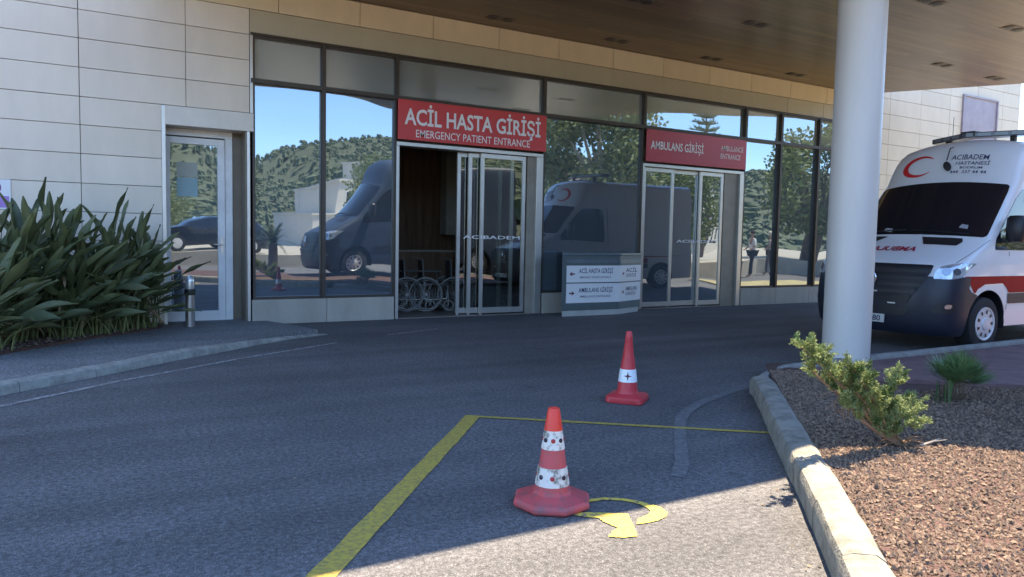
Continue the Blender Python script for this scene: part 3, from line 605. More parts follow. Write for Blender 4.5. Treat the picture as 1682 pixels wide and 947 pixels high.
gt = t_.nodes.new('ShaderNodeMath'); gt.operation = 'GREATER_THAN'; gt.inputs[1].default_value = 0.05; Ls.new(fr_.outputs[0], gt.inputs[0])
gm_ = t_.nodes.new('ShaderNodeMath'); gm_.operation = 'MULTIPLY_ADD'; gm_.inputs[1].default_value = 0.75; gm_.inputs[2].default_value = 0.25; Ls.new(gt.outputs[0], gm_.inputs[0])
sv = t_.nodes.new('ShaderNodeVectorMath'); sv.operation = 'SCALE'; Ls.new(cr.outputs[0], sv.inputs[0]); Ls.new(gm_.outputs[0], sv.inputs['Scale']); Ls.new(sv.outputs[0], b_.inputs['Base Color'])
bp = t_.nodes.new('ShaderNodeBump'); bp.inputs['Strength'].default_value = 0.5; bp.inputs['Distance'].default_value = 0.004; Ls.new(gm_.outputs[0], bp.inputs['Height']); Ls.new(bp.outputs[0], b_.inputs['Normal'])
poly = [(0.5, FY-0.01)]+edge
m = MB(); m.poly(poly, ZC, ZC+0.03); m.build('soffit', M_SOFF, can)
m = MB(); m.poly([(x, y-0.02) if y < 10 else (x, y) for x, y in poly], ZC+0.03, ZC+0.46); m.build('fascia', mat('white_fascia', (0.70, 0.69, 0.66), 0.5), can)
PC, PR = (7.13, 5.06), 0.243
m = MB(); m.lathe([(PR, 0.0), (PR, ZC)], 48, (PC[0], PC[1], 0)); o = m.build('column', mat('white_column_paint', (0.64, 0.60, 0.55), 0.38, var=0.07, scale=1.5, stretch=(1, 1, 0.3)), can, smooth=True); tag(o, 'round white painted column')
m = MB(); m.lathe([(PR+0.03, ZC-0.03), (PR+0.03, ZC)], 48, (PC[0], PC[1], 0)); m.build('column_collar', M_WHITE, can, smooth=True)
m0 = None
for (x, y) in [(5.7, 8.45), (8.0, 10.4), (10.25, 10.4), (12.6, 10.4), (14.9, 10.3), (6.95, 8.5), (9.2, 8.4), (11.6, 8.4), (14.15, 8.3), (16.1, 8.35), (5.7, 10.4), (8.2, 6.3), (10.4, 6.3), (12.7, 6.35), (6.1, 6.3), (10.2, 4.4), (7.9, 4.4)]:
    m = MB()
    for dx in (-0.13, 0.13):
        m.lathe([(0.10, ZC-0.012), (0.105, ZC-0.001)], 20, (x+dx, y, 0), mi=0); m.lathe([(0.07, ZC-0.016), (0.07, ZC-0.011)], 16, (x+dx, y, 0), mi=1)
    m.box(x-0.24, x+0.24, y-0.11, y+0.11, ZC-0.003, ZC-0.0005, 0)
    m.build('downlight', [mat('dark_luminaire', (0.09, 0.065, 0.045), 0.4), M_BLACK], can)

# ================================================================== VANS
ZTAB = [0.20, 0.28, 0.45, 0.70, 0.90, 1.06, 1.10, 1.14, 1.20, 1.30, 1.38, 1.455, 1.50, 2.22, 2.30, 2.45, 2.60, 2.70, 2.77, 2.82, 2.85, 2.865]
XC = [0.10, 0.03, 0.0, 0.0, 0.03, 0.07, 0.11, 0.17, 0.28, 0.47, 0.62, 0.76, 0.80, 1.42, 1.48, 1.54, 1.61, 1.68, 1.76, 1.88, 2.06, 2.4]
DD = [0.42, 0.48, 0.50, 0.50, 0.50, 0.50, 0.49, 0.48, 0.46, 0.44, 0.42, 0.40, 0.40, 0.33, 0.33, 0.34, 0.36, 0.38, 0.40, 0.45, 0.5, 0.5]
WW = [0.93, 0.97, 0.99, 1.0, 1.0, 1.0, 1.0, 1.0, 0.995, 0.99, 0.985, 0.98, 0.975, 0.93, 0.925, 0.915, 0.90, 0.885, 0.865, 0.83, 0.75, 0.50]
NE = 2.7
def crown(z): return float(np.interp(z, [0.95, 1.4, 2.2, 2.87], [0, 0.035, 0.075, 0.085]))
def vprof(z): return np.interp(z, ZTAB, XC), np.interp(z, ZTAB, DD), np.interp(z, ZTAB, WW)
def vf(th, z, off=0.0):       # theta in degrees, signed; + is local +y
    def p(th, z):
        xc, d, w = vprof(z); a = min(90, abs(th))*math.pi/180; e = 2/NE
        sy = math.sin(a)**e; return Vector((xc+d*(1-max(0.0, math.cos(a))**e), math.copysign(w*sy, th), z+crown(z)*(0.45-sy*sy)))
    q = p(th, z)
    if off:
        t_ = max(-89, min(89, th)); ta = p(t_+0.8, z)-p(t_-0.8, z); tz = p(t_, z+0.01)-p(t_, z-0.01); n = ta.cross(tz).normalized()
        if n.x > 0 and n.x > abs(n.y): n = -n
        if n.y*th < 0 and abs(n.y) > abs(n.x): n = -n
        q = q+n*off
    return q
def th_y(y, z):
    w = vprof(z)[2]; return math.copysign(math.degrees(math.asin(min(1.0, (abs(y)/w))**(NE/2))), y)
def vy(y, z, off=0.0): return vf(th_y(y, z), z, off)
def vs(x, z, side, off=0.0):  # point on the side by x
    xc, d, w = vprof(z)
    if x >= xc+d: return Vector((x, side*(w+off), z-0.55*crown(z)))
    c = max(0.0, min(1.0, 1-(x-xc)/d)); a = math.degrees(math.acos(c**(NE/2))); return vf(side*a, z, off)
def patch(mb, fn, rows, n=10, mi=0, flip=False):
    """rows: (z, a, b); fn(p, z)"""
    b0 = len(mb.v)
    for z, a, b in rows: mb.v += [tuple(fn(a+(b-a)*k/n, z)) for k in range(n+1)]
    for j in range(len(rows)-1):
        for k in range(n):
            q = b0+j*(n+1)+k; f = (q, q+1, q+n+2, q+n+1); mb.f.append(f[::-1] if flip else f); mb.m.append(mi)
def dense(rows, n=6):
    out = []
    for r0_, r1_ in zip(rows[:-1], rows[1:]): out += [tuple(a+(b-a)*k/n for a, b in zip(r0_, r1_)) for k in range(n)]
    return out+[rows[-1]]
def build_van(root, paint, bumper_m, glassm, ambulance=True):
    L = 5.35; ARC = ((0.96, 0.345), (4.28, 0.345)); AR = 0.44
    ths = [90*k/14 for k in range(15)]
    mb = MB(); zs = sorted(set([0.95]+[z for z in ZTAB if z > 0.95]+[1.65, 1.8, 1.95, 2.1]))
    xs_ = 12; nring = None
    for z in zs:
        row = []
        xc, d, w = vprof(z); x1 = xc+d
        side = [(x1+(L-x1)*k/xs_) for k in range(1, xs_+1)]
        row += [(x, -w, z-0.55*crown(z)) for x in side[::-1]]
        row += [tuple(vf(-t, z)) for t in ths[::-1]]+[tuple(vf(t, z)) for t in ths[1:]]
        row += [(x, w, z-0.55*crown(z)) for x in side]
        nring = len(row); mb.v += row
    for j in range(len(zs)-1):
        for k in range(nring-1):
            a = j*nring+k; mb.f.append((a, a+1, a+nring+1, a+nring)); mb.m.append(0)
        mb.f.append((j*nring+nring-1, j*nring, (j+1)*nring, (j+1)*nring+nring-1)); mb.m.append(0)
    mb.f.append(tuple((len(zs)-1)*nring+k for k in range(nring))); mb.m.append(0)
    # lower side with wheel arches
    for s in (-1, 1):
        xs2 = sorted(set([0.50, 0.56]+[0.53+0.03*k for k in range(0, 30)]+[1.42+0.1*k for k in range(0, 25)]+[3.83+0.03*k for k in range(0, 31)]+[4.8+0.1*k for k in range(0, 5)]+[L]))
        b0 = len(mb.v)
        def zl(x):
            z = 0.30
            for ax, az in ARC:
                if abs(x-ax) < AR: z = max(z, az+math.sqrt(AR*AR-(x-ax)**2))
            return z
        def arch_rows(x): 
            a = zl(x); return [a+(0.95-a)*k/6 for k in range(7)]
        for x in xs2: mb.v += [tuple(vs(x, z, s)) for z in arch_rows(x)]
        for i in range(len(xs2)-1):
            for k in range(6):
                a = b0+i*7+k; f = (a, a+7, a+8, a+1); mb.f.append(f if s < 0 else f[::-1]); mb.m.append(0)
    mb.box(L-0.02, L, -0.98, 0.98, 0.3, 0.95); mb.box(0.5, L-0.03, -0.6, 0.6, 0.30, 0.5)
    mb.build('body', paint, root, smooth=True, world=False)
    # wheel wells
    wm = MB()
    for ax, az in ARC:
        for s in (-1, 1):
            pts = [(ax+AR*math.cos(a), az+AR*math.sin(a)) for a in [math.pi*(-0.06+1.12*k/16) for k in range(17)]]
            b0 = len(wm.v); wm.v += [(x, s*0.985, z) for x, z in pts]+[(x, s*0.6, z) for x, z in pts]
            for k in range(16): wm.f.append((b0+k, b0+k+1, b0+17+k+1, b0+17+k)); wm.m.append(0)
            wm.f.append(tuple(b0+17+k for k in range(17))); wm.m.append(0)
    wm.build('wheel_well', M_BLACK, root, world=False)
    # bumper: lower front
    bm_ = MB(); zl_ = [0.20, 0.24, 0.28, 0.36, 0.45, 0.58, 0.70, 0.80, 0.90, 0.955]
    patch(bm_, lambda t_, z: vf(t_, z, 0.006), [(z, -90, 90) for z in zl_], 36)
    for s in (-1, 1):
        patch(bm_, lambda x, z: vs(x, z, s, 0.006), [(z, 0.44, 0.96-math.sqrt(max(0, 0.45**2-(z-0.345)**2))+0.0) for z in (0.22, 0.345, 0.45, 0.55, 0.65, 0.72)]+[(0.76, 0.46, 0.58), (0.82, 0.42, 0.50), (0.90, 0.36, 0.40)], 5, flip=(s > 0))
    bo = bm_.build('bumper', bumper_m, root, smooth=True, world=False)
    gm_ = MB(); patch(gm_, lambda t_, z: vf(t_, z, 0.016), dense([(0.60, -24, 24), (0.68, -27, 27), (0.86, -35, 35), (1.00, -41, 41), (1.075, -42, 42), (1.09, -40, 40)], 3), 24)
    gr = gm_.build('grille', M_BLACK, root, smooth=True, world=False)
    gb = MB()
    for z in (0.70, 0.79, 0.88, 0.97):
        w_ = 23+(z-0.6)*40; patch(gb, lambda t_, zz: vf(t_, zz, 0.03), [(z-0.018, -w_, w_), (z+0.018, -w_, w_)], 20)
        patch(gb, lambda t_, zz: vf(t_, zz, 0.03-(zz-z-0.018)*3), [(z+0.018, -w_, w_), (z+0.022, -w_, w_)], 20)
    gb.build('grille_bar', mat('grille_gloss_black', (0.02, 0.018, 0.024), 0.4, spec=0.3), gr, smooth=True, world=False)
    im = MB(); patch(im, lambda t_, z: vf(t_, z, 0.014), [(0.44, -22, 22), (0.50, -26, 26), (0.56, -25, 25)], 16); im.build('air_intake', M_BLACK, root, world=False)
    # emblem ring and three spokes on the grille
    em = MB(); c0 = Vector((0.0-0.022, 0, 0.90)); rr = 0.115
    em.tube([(c0.x+0.0, rr*math.cos(a), c0.z+rr*math.sin(a)) for a in [2*math.pi*k/28 for k in range(29)]], 0.011, 6, cap=False)
    for a in (math.pi/2, math.pi*7/6, math.pi*11/6):
        em.add([(c0.x-0.008, 0.017*math.cos(a+math.pi/2), c0.z+0.017*math.sin(a+math.pi/2)), (c0.x-0.002, rr*math.cos(a), c0.z+rr*math.sin(a)), (c0.x-0.008, -0.017*math.cos(a+math.pi/2), c0.z-0.017*math.sin(a+math.pi/2)), (c0.x-0.016, 0, c0.z)], [(0, 1, 3), (1, 2, 3)])
    em.build('emblem', mat('chrome', (0.75, 0.76, 0.78), 0.15, 1.0, var=0.02), gr, smooth=True, world=False)
    # windscreen
    wmk = MB(); patch(wmk, lambda t_, z: vf(t_, z, 0.007), [(1.475, -62, 62), (1.49, -66, 66)]+[(1.52+k*0.085, -67.5, 67.5) for k in range(8)]+[(2.185, -66, 66), (2.205, -62, 62)], 30)
    wmk.build('windscreen', glassm, root, smooth=True, world=False)
    wp = MB()
    for y0_, y1_ in ((-0.75, -0.05), (0.70, 0.02)):
        wp.tube([vy(y0_+(y1_-y0_)*k/6, 1.50+0.03*k/6, 0.02) for k in range(7)], 0.009, 5)
    wp.build('wiper', M_BLACK, root, world=False)
    vm = MB(); patch(vm, lambda y, z: vy(y, z, 0.006), [(1.35, -0.74, -0.36), (1.40, -0.76, -0.30), (1.445, -0.72, -0.24)], 8); patch(vm, lambda y, z: vy(y, z, 0.006), [(1.35, 0.36, 0.74), (1.40, 0.30, 0.76), (1.445, 0.24, 0.72)], 8)
    vm.build('bonnet_vent', M_BLACK, root, world=False)
    # dashboard things behind the glass are hidden by the dark glass: small light reflections only
    for s in (-1, 1):
        sg = MB(); rows = [(1.32, 1.08, 2.28), (1.36, 1.07, 2.30), (1.46, 1.10, 2.32), (1.75, 1.35, 2.32), (2.02, 1.58, 2.32), (2.14, 1.72, 2.30), (2.18, 1.82, 2.24)]
        patch(sg, lambda x, z: vs(x, z, s, 0.005), rows, 10, flip=(s > 0)); sg.build('side_window', glassm, root, smooth=True, world=False)
        dg = MB()
        for x_ in (1.40, 2.42, 3.6): patch(dg, lambda x, z: vs(x, z, s, 0.003), [(0.52, x_, x_+0.012), (1.3, x_, x_+0.012)]+([(2.2, x_, x_+0.012)] if x_ > 2 else []), 1, flip=(s > 0))
        dg.build('door_gap', M_BLACK, root, world=False)
        lo = MB(); patch(lo, lambda x, z: vs(x, z, s, 0.008), [(0.60, 1.42, 3.80), (0.735, 1.40, 3.82)], 14, flip=(s > 0)); lo.build('side_cladding', bumper_m, root, world=False)
        hl = MB(); patch(hl, lambda t_, z: vf(s*t_, z, 0.012), dense([(0.925, 45, 66), (0.95, 44, 76), (1.02, 44.5, 83), (1.08, 49, 87), (1.115, 58, 89.5), (1.135, 72, 89.9)], 3), 14, flip=(s > 0))
        hl.v += [tuple(v) for v in ()]
        ho = hl.build('headlight', HEADL, root, smooth=True, world=False)
        ln = MB()
        for t_, r_ in ((56, 0.05), (68, 0.045)):
            c_ = vf(s*t_, 1.02, 0.02); n_ = (vf(s*t_, 1.02, 0.12)-vf(s*t_, 1.02, 0.0)).normalized()
            a_ = n_.orthogonal().normalized(); b_2 = n_.cross(a_); ln.add([tuple(c_+a_*r_*math.cos(q)+b_2*r_*math.sin(q)) for q in [2*math.pi*k/16 for k in range(16)]], [tuple(range(16))])
        ln.build('lamp_lens', mat('lamp_lens', (0.30, 0.34, 0.40), 0.08, 0.8), ho, world=False)
        fg = MB(); patch(fg, lambda t_, z: vf(s*t_, z, 0.012), dense([(0.49, 50, 66), (0.53, 44, 72), (0.60, 48, 73), (0.635, 56, 70)], 2), 8, flip=(s > 0)); fo = fg.build('fog_recess', M_BLACK, root, world=False)
        fl_ = MB(); patch(fl_, lambda t_, z: vf(s*t_, z, 0.02), [(0.555, 60, 66), (0.585, 59, 68), (0.61, 61, 67)], 6, flip=(s > 0)); fl_.build('fog_light', mat('fog_lens', (0.5, 0.5, 0.48), 0.1, 0.6), fo, world=False)
        mr_ = MB(); mr_.lathe([(0.001, -0.17), (0.055, -0.165), (0.075, -0.13), (0.08, 0.0), (0.075, 0.14), (0.055, 0.17), (0.001, 0.175)], 14, (0, 0, 0))
        mr_.v = [(1.26+v[0]*1.2, s*1.13+v[1]*1.5, 1.58+v[2]) for v in mr_.v]; mr_.box(1.22, 1.30, min(s*0.95, s*1.10), max(s*0.95, s*1.10), 1.40, 1.46); mr_.build('wing_mirror', M_BLACK, root, smooth=True, world=False)
        if ambulance:
            st = MB(); rows = [(0.752, 0.72, 0.96), (0.80, 0.62, 3.9), (0.88, 0.55, 4.0), (0.965, 0.47, 4.0)]
            patch(st, lambda x, z: vs(x, z, s, 0.006), [(0.80, 0.585, 0.70), (0.86, 0.53, 0.86), (0.965, 0.42, 5.2)], 24, flip=(s > 0))
            patch(st, lambda x, z: vs(x, z, s, 0.0065), [(0.745, 1.43, 3.8), (0.80, 1.38, 3.8), (0.86, 1.30, 3.8), (0.90, 1.18, 3.8)], 20, flip=(s > 0))
            patch(st, lambda x, z: vs(x, z, s, 0.0062), [(0.755, 0.62, 0.66), (0.80, 0.585, 0.70)], 4, flip=(s > 0))
            st.build('red_stripe', mat('ambulance_red', (0.34, 0.006, 0.008), 0.5, var=0.04, spec=0.15), root, world=False)
    for s in (-1, 1):
        bg = MB(); patch(bg, lambda t_, z: vf(s*t_, z, 0.004), dense([(1.135, 61, 62.2), (1.25, 67, 68), (1.38, 72, 73), (1.45, 75, 76)], 3), 1, flip=(s > 0)); bg.build('panel_gap', M_BLACK, root, world=False)
    # wheels
    for ax, az in ARC:
        for s in (-1, 1):
            t_m = MB(); t_m.lathe([(0.215, -0.11), (0.30, -0.115), (0.335, -0.10), (0.345, -0.06), (0.345, 0.06), (0.335, 0.10), (0.30, 0.115), (0.215, 0.11)], 40, (0, 0, 0), 'y')
            t_m.v = [(v[0]+ax, v[1]+s*0.865, v[2]+az) for v in t_m.v]; wo = t_m.build('wheel', M_RUBBER, root, smooth=True, world=False)
            rm = MB(); prof = [(0.218, 0.1125), (0.214, 0.124), (0.200, 0.122), (0.190, 0.1115), (0.13, 0.116), (0.085, 0.119), (0.075, 0.132), (0.03, 0.137), (0.001, 0.137)]
            b0 = 0; seg = 40
            for r_, h_ in prof:
                for k in range(seg): a = 2*math.pi*k/seg; rm.v.append((ax+r_*math.cos(a), s*(0.865+h_), az+r_*math.sin(a)))
            for i in range(len(prof)-1):
                for k in range(seg):
                    f = (i*seg+k, i*seg+(k+1) % seg, (i+1)*seg+(k+1) % seg, (i+1)*seg+k); rm.f.append(f if s < 0 else f[::-1]); rm.m.append(0)
            for k in range(9):
                a = 2*math.pi*k/9; ca, sa = math.cos(a), math.sin(a); q = []
                for rr_, ww_ in ((0.178, 0.022), (0.178, -0.022), (0.128, -0.017), (0.128, 0.017)): q.append((ax+rr_*ca-ww_*sa, s*(0.865+0.1185), az+rr_*sa+ww_*ca))
                rm.add(q, [(0, 1, 2, 3)], 1)
            rm.build('rim', [mat('silver_hubcap', (0.66, 0.67, 0.69), 0.35, 0.15), M_BLACK], wo, smooth=True, world=False)
            
HEADL = mat('headlight_glass', (0.62, 0.68, 0.74), 0.08, 0.55, var=0.35, scale=14)
VG = mat('van_glass', (0.012, 0.013, 0.018), 0.03, 0.0, spec=0.75)
M_AMBP = mat('ambulance_white_paint', (0.78, 0.78, 0.80), 0.22, var=0.015, coat=0.5)
M_BUMP = mat('slate_bumper_plastic', (0.016, 0.020, 0.036), 0.42, var=0.06)
amb = thing('ambulance', 'white ambulance with red stripe, red crescent and roof light bar parked beside the white column', 'ambulance', (8.85, 6.0, 0))
build_van(amb, M_AMBP, M_BUMP, VG); amb.scale = (1, 1, 0.975)
bar = MB(); bar.poly([(2.06, 0), (2.42, -0.70), (2.66, -0.70), (2.34, 0), (2.66, 0.70), (2.42, 0.70)], 2.935, 3.01)
b_bar = bar.build('light_bar', mat('smoked_bar_housing', (0.10, 0.10, 0.11), 0.2), amb, bevel=0.012, world=False)
m = MB()
for y in (-0.56, -0.38, -0.2, 0.2, 0.38, 0.56):
    a_ = 2.052+0.5143*(abs(y)-0.07); b_2 = 2.052+0.5143*(abs(y)+0.07); s_ = 1 if y > 0 else -1
    m.add([(a_, y-s_*0.07, 2.95), (b_2, y+s_*0.07, 2.95), (b_2, y+s_*0.07, 2.995), (a_, y-s_*0.07, 2.995)], [(0, 1, 2, 3)])
m.build('bar_lens', mat('pale_bar_lens', (0.16, 0.17, 0.18), 0.15), b_bar, world=False)
m = MB(); m.box(2.10, 2.36, -0.10, 0.10, 2.95, 3.03); m.build('bar_centre', M_BLACK, b_bar, bevel=0.01, world=False)
m = MB()
for y in (-0.45, 0.45): m.box(2.40, 2.46, y-0.03, y+0.03, 2.76, 2.945)
m.build('bar_bracket', M_BLACK, b_bar, world=False)
m = MB(); m.tube([(2.3, 0.32, 2.86), (2.32, 0.33, 3.3)], 0.004, 5); m.build('aerial', M_BLACK, amb, world=False)
m = MB()
# crescent emblem: arc between two circles, open to the viewer's right (local -y)
N_ = 30; vs_ = []
cyy, czz, R1 = 0.36, 2.475, 0.165
for k in range(N_+1):
    a = math.radians(35+290*k/N_); w_ = 0.055*math.sin(math.pi*k/N_)**0.8+0.002*(1)
    for r_ in (R1, R1-w_): vs_.append(tuple(vy(cyy-1.5*r_*math.cos(a), czz+r_*math.sin(a)*0.95, 0.008)))
m.add(vs_, [(2*i, 2*i+1, 2*i+3, 2*i+2) for i in range(N_)]); m.build('crescent_emblem', mat('crescent_red', (0.62, 0.03, 0.03), 0.3), amb, world=False)
def capf(y0, w, z0, h, off=0.008): return lambda u, v: tuple(vy(y0-w*u, z0+h*v, off))
for s_, y0, w, z0, h in (('ACIBADEM', -0.09, 0.47, 2.53, 0.07), ('HASTANESİ', -0.17, 0.42, 2.455, 0.048), ('BODRUM', -0.24, 0.28, 2.40, 0.032), ('444  337 44 44', -0.12, 0.46, 2.335, 0.042)):
    m = MB(); text(m, s_, capf(y0, w, z0, h), 0.006); m.build('roof_lettering', M_DARKTXT, amb, world=False)
m = MB(); text(m, 'AMBULANS', lambda u, v: tuple(vy(-0.36+0.80*u, 1.255+0.055*v, 0.006)), 0.03)
m.build('bonnet_lettering', mat('bonnet_letter_red', (0.34, 0.02, 0.05), 0.4), amb, world=False)
m = MB(); m.box(-0.035, -0.012, -0.26, 0.26, 0.325, 0.435); pl = m.build('number_plate', mat('plate_white', (0.62, 0.62, 0.58), 0.4), amb, bevel=0.004, world=False)
m = MB(); text(m, 'L 680', lambda u, v: (-0.0362, 0.03-0.245*u, 0.345+0.07*v), 0.02); m.build('plate_lettering', M_DARKTXT, pl, world=False)
m = MB()
for y in (0.10, -0.10): m.box(-0.034, -0.028, y-0.05, y+0.05, 0.728, 0.745)
for y in (0.34, -0.34): m.add([tuple(vy(y+dy, z, 0.03)) for dy, z in ((-0.05, 0.585), (0.05, 0.585), (0.05, 0.602), (-0.05, 0.602))], [(0, 1, 2, 3)])
m.build('strobe_light', mat('strobe_lens', (0.75, 0.72, 0.66), 0.3), amb, world=False)
# front convex mirror on its stalk
c_ = Vector((1.50, -0.08, 2.475)); m = MB(); m.tube([(1.86, -0.02, 2.80), (1.62, -0.04, 2.74), (1.50, -0.07, 2.56)], 0.008, 6)
m.lathe([(0.001, -0.02), (0.055, -0.012), (0.062, 0.0), (0.055, 0.012), (0.001, 0.02)], 16, (0, 0, 0), 'y', mi=0)
k0 = len(m.v)-16*5
for i in range(k0, len(m.v)):
    x, y, z = m.v[i]; m.v[i] = (c_.x+y*0.8+z*0.15, c_.y+x*0.9+z*0.35, c_.z+z*1.15)
m.build('convex_mirror', M_BLACK, amb, smooth=True, world=False)
m = MB()
for y, z, w in ((0.30, 1.535, 0.07), (-0.66, 1.60, 0.05)): m.add([tuple(vy(y+a*w, z+b*0.03, 0.010)) for a, b in ((-1, -1), (1, -0.6), (0.7, 1), (-0.8, 0.7))], [(0, 1, 2, 3)])
m.build('windscreen_sticker', mat('sticker', (0.35, 0.35, 0.37), 0.5), amb, world=False)

# ================================================================== CONES
def flat_mesh(mb, name, m_, root, **k): return mb.build(name, m_, root, world=False, **k)
M_CR = mat('faded_cone_red', (0.46, 0.07, 0.075), 0.6, var=0.12, scale=18, dark=(0.24, 0.10, 0.10), ramp=(0.3, 0.55), detail=8)
M_CW = mat('grubby_reflective_white', (0.62, 0.60, 0.55), 0.5, var=0.1, scale=24, dark=(0.16, 0.15, 0.12), ramp=(0.36, 0.50), detail=8)
near = thing('traffic_cone', 'near red and dirty white banded cone with round reflector dots on an eight sided base', 'traffic cone', (1.955, 2.955, 0.002), R(10))
m = MB(); ph = math.pi/8; m.lathe([(0.185, 0.0), (0.198, 0.012), (0.198, 0.03), (0.185, 0.042), (0.10, 0.062), (0.092, 0.075), (0.09, 0.08)], 8, phase=ph); flat_mesh(m, 'base', M_CR, near, bevel=0.004)
def rr(z): return 0.086-(z-0.078)/(0.475-0.078)*(0.086-0.026)
def seg8(mb, z0, z1, off, mi=0, seg=16): mb.lathe([(rr(z0)+off, z0), (rr(z1)+off, z1)], seg, phase=ph, mi=mi)
m = MB(); seg8(m, 0.078, 0.105, 0.0); seg8(m, 0.19, 0.282, 0.0); seg8(m, 0.105, 0.19, -0.002); seg8(m, 0.282, 0.37, -0.002); flat_mesh(m, 'cone_body', M_CR, near)
m = MB(); seg8(m, 0.103, 0.192, 0.003); flat_mesh(m, 'white_band', M_CW, near); m = MB(); seg8(m, 0.280, 0.372, 0.003); flat_mesh(m, 'white_band', M_CW, near)
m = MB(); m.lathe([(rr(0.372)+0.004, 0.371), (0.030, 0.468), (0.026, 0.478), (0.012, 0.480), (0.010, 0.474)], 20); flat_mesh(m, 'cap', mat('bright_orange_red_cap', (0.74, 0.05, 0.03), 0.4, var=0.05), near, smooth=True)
DOT = mat('red_reflector_dot', (0.36, 0.02, 0.03), 0.2); DOT2 = mat('dark_reflector_dot', (0.03, 0.01, 0.03), 0.2)
for zc, nr in ((0.148, 0.0115), (0.326, 0.011)):
    for k in range(8):
        a = math.radians(-133+45*k); m = MB(); r_ = rr(zc)*0.985+0.005; c_ = Vector((r_*math.cos(a), r_*math.sin(a), zc)); n_ = Vector((math.cos(a), math.sin(a), 0.15)).normalized(); ta = Vector((-math.sin(a), math.cos(a), 0)); tb = n_.cross(ta)
        ring0 = [tuple(c_+ta*nr*math.cos(q)+tb*nr*math.sin(q)) for q in [2*math.pi*j/14 for j in range(14)]]; ring1 = [tuple(Vector(v)-n_*0.006) for v in ring0]
        ap = tuple(c_+n_*0.003); m.add(ring0+ring1+[ap], [(j, (j+1) % 14, 28) for j in range(14)]+[(14+j, 14+(j+1) % 14, (j+1) % 14, j) for j in range(14)])
        flat_mesh(m, 'reflector_dot', DOT if k % 2 == 0 else DOT2, near)
far = thing('traffic_cone', 'farther plain red cone with one white band and a dark four pointed star', 'traffic cone', (3.78, 4.64, 0.002), R(38))
M_CR2 = mat('cone_red', (0.55, 0.045, 0.055), 0.42, var=0.08, scale=8)
m = MB(); pts = []
def rsq(w, c, n=4): 
    out = []
    for qx, qy, a0 in ((1, 1, 0), (-1, 1, 90), (-1, -1, 180), (1, -1, 270)):
        for k in range(n+1): a = math.radians(a0+90*k/n); out.append((qx*(w-c)+c*math.cos(a), qy*(w-c)+c*math.sin(a)))
    return out
for w, z in ((0.150, 0.0), (0.155, 0.01), (0.150, 0.045), (0.135, 0.056), (0.088, 0.066), (0.083, 0.085)): m.v += [(x, y, z) for x, y in rsq(w, 0.05 if w > 0.1 else w*0.9)]
n = 20
for j in range(5):
    for k in range(n): m.f.append((j*n+k, j*n+(k+1) % n, (j+1)*n+(k+1) % n, (j+1)*n+k)); m.m.append(0)
m.f.append(tuple(range(n))[::-1]); m.m.append(0); m.f.append(tuple(5*n+k for k in range(n))); m.m.append(0); flat_mesh(m, 'base', M_CR2, far, smooth=True)
def r2(z): return 0.084-(z-0.08)/(0.565-0.08)*(0.084-0.024)
m = MB(); m.lathe([(r2(0.08), 0.08), (r2(0.35), 0.35), (r2(0.352)-0.003, 0.352), (r2(0.50)-0.002, 0.50), (r2(0.505), 0.505), (0.024, 0.56), (0.018, 0.568), (0.012, 0.566)], 28); flat_mesh(m, 'cone_body', M_CR2, far, smooth=True)
m = MB(); m.lathe([(r2(0.16)+0.003, 0.16), (r2(0.262)+0.003, 0.262)], 28); flat_mesh(m, 'white_band', mat('clean_reflective_white', (0.80, 0.84, 0.86), 0.3, var=0.02), far, smooth=True)
m = MB(); va = math.atan2(-4.64, -3.78)-R(38)
def cf(u, v, off=0.005):
    z = 0.211+v; r_ = r2(z)+off; a = va+u/r_; return (r_*math.cos(a), r_*math.sin(a), z)
st = []
for k in range(8):
    a = math.pi/4*k+math.pi/2; r_ = 0.036 if k % 2 == 0 else 0.010; st.append(cf(r_*math.cos(a), r_*math.sin(a)))
m.add(st+[cf(0, 0, 0.006)], [(k, (k+1) % 8, 8) for k in range(8)]); flat_mesh(m, 'star_mark', mat('star_maroon', (0.10, 0.01, 0.02), 0.5), far)

# ================================================================== BOLLARD
bo = thing('bollard', 'slim stainless steel bollard beside the side door at the edge of the plants', 'bollard', (1.15, 10.45, 0.055))
m = MB(); m.lathe([(0.06, 0.0), (0.06, 0.42)], 24); m.build('post', mat('stainless_steel', (0.55, 0.55, 0.55), 0.28, 0.9, var=0.08), bo, smooth=True, world=False)
m = MB(); m.lathe([(0.066, 0.42), (0.068, 0.45), (0.066, 0.50)], 24); m.build('dark_collar', M_BLACK, bo, smooth=True, world=False)
m = MB(); m.lathe([(0.056, 0.50), (0.06, 0.60), (0.052, 0.65), (0.03, 0.675), (0.001, 0.68)], 24); m.build('lamp_head', mat('lamp_head_metal', (0.65, 0.65, 0.63), 0.25, 0.6), bo, smooth=True, world=False)

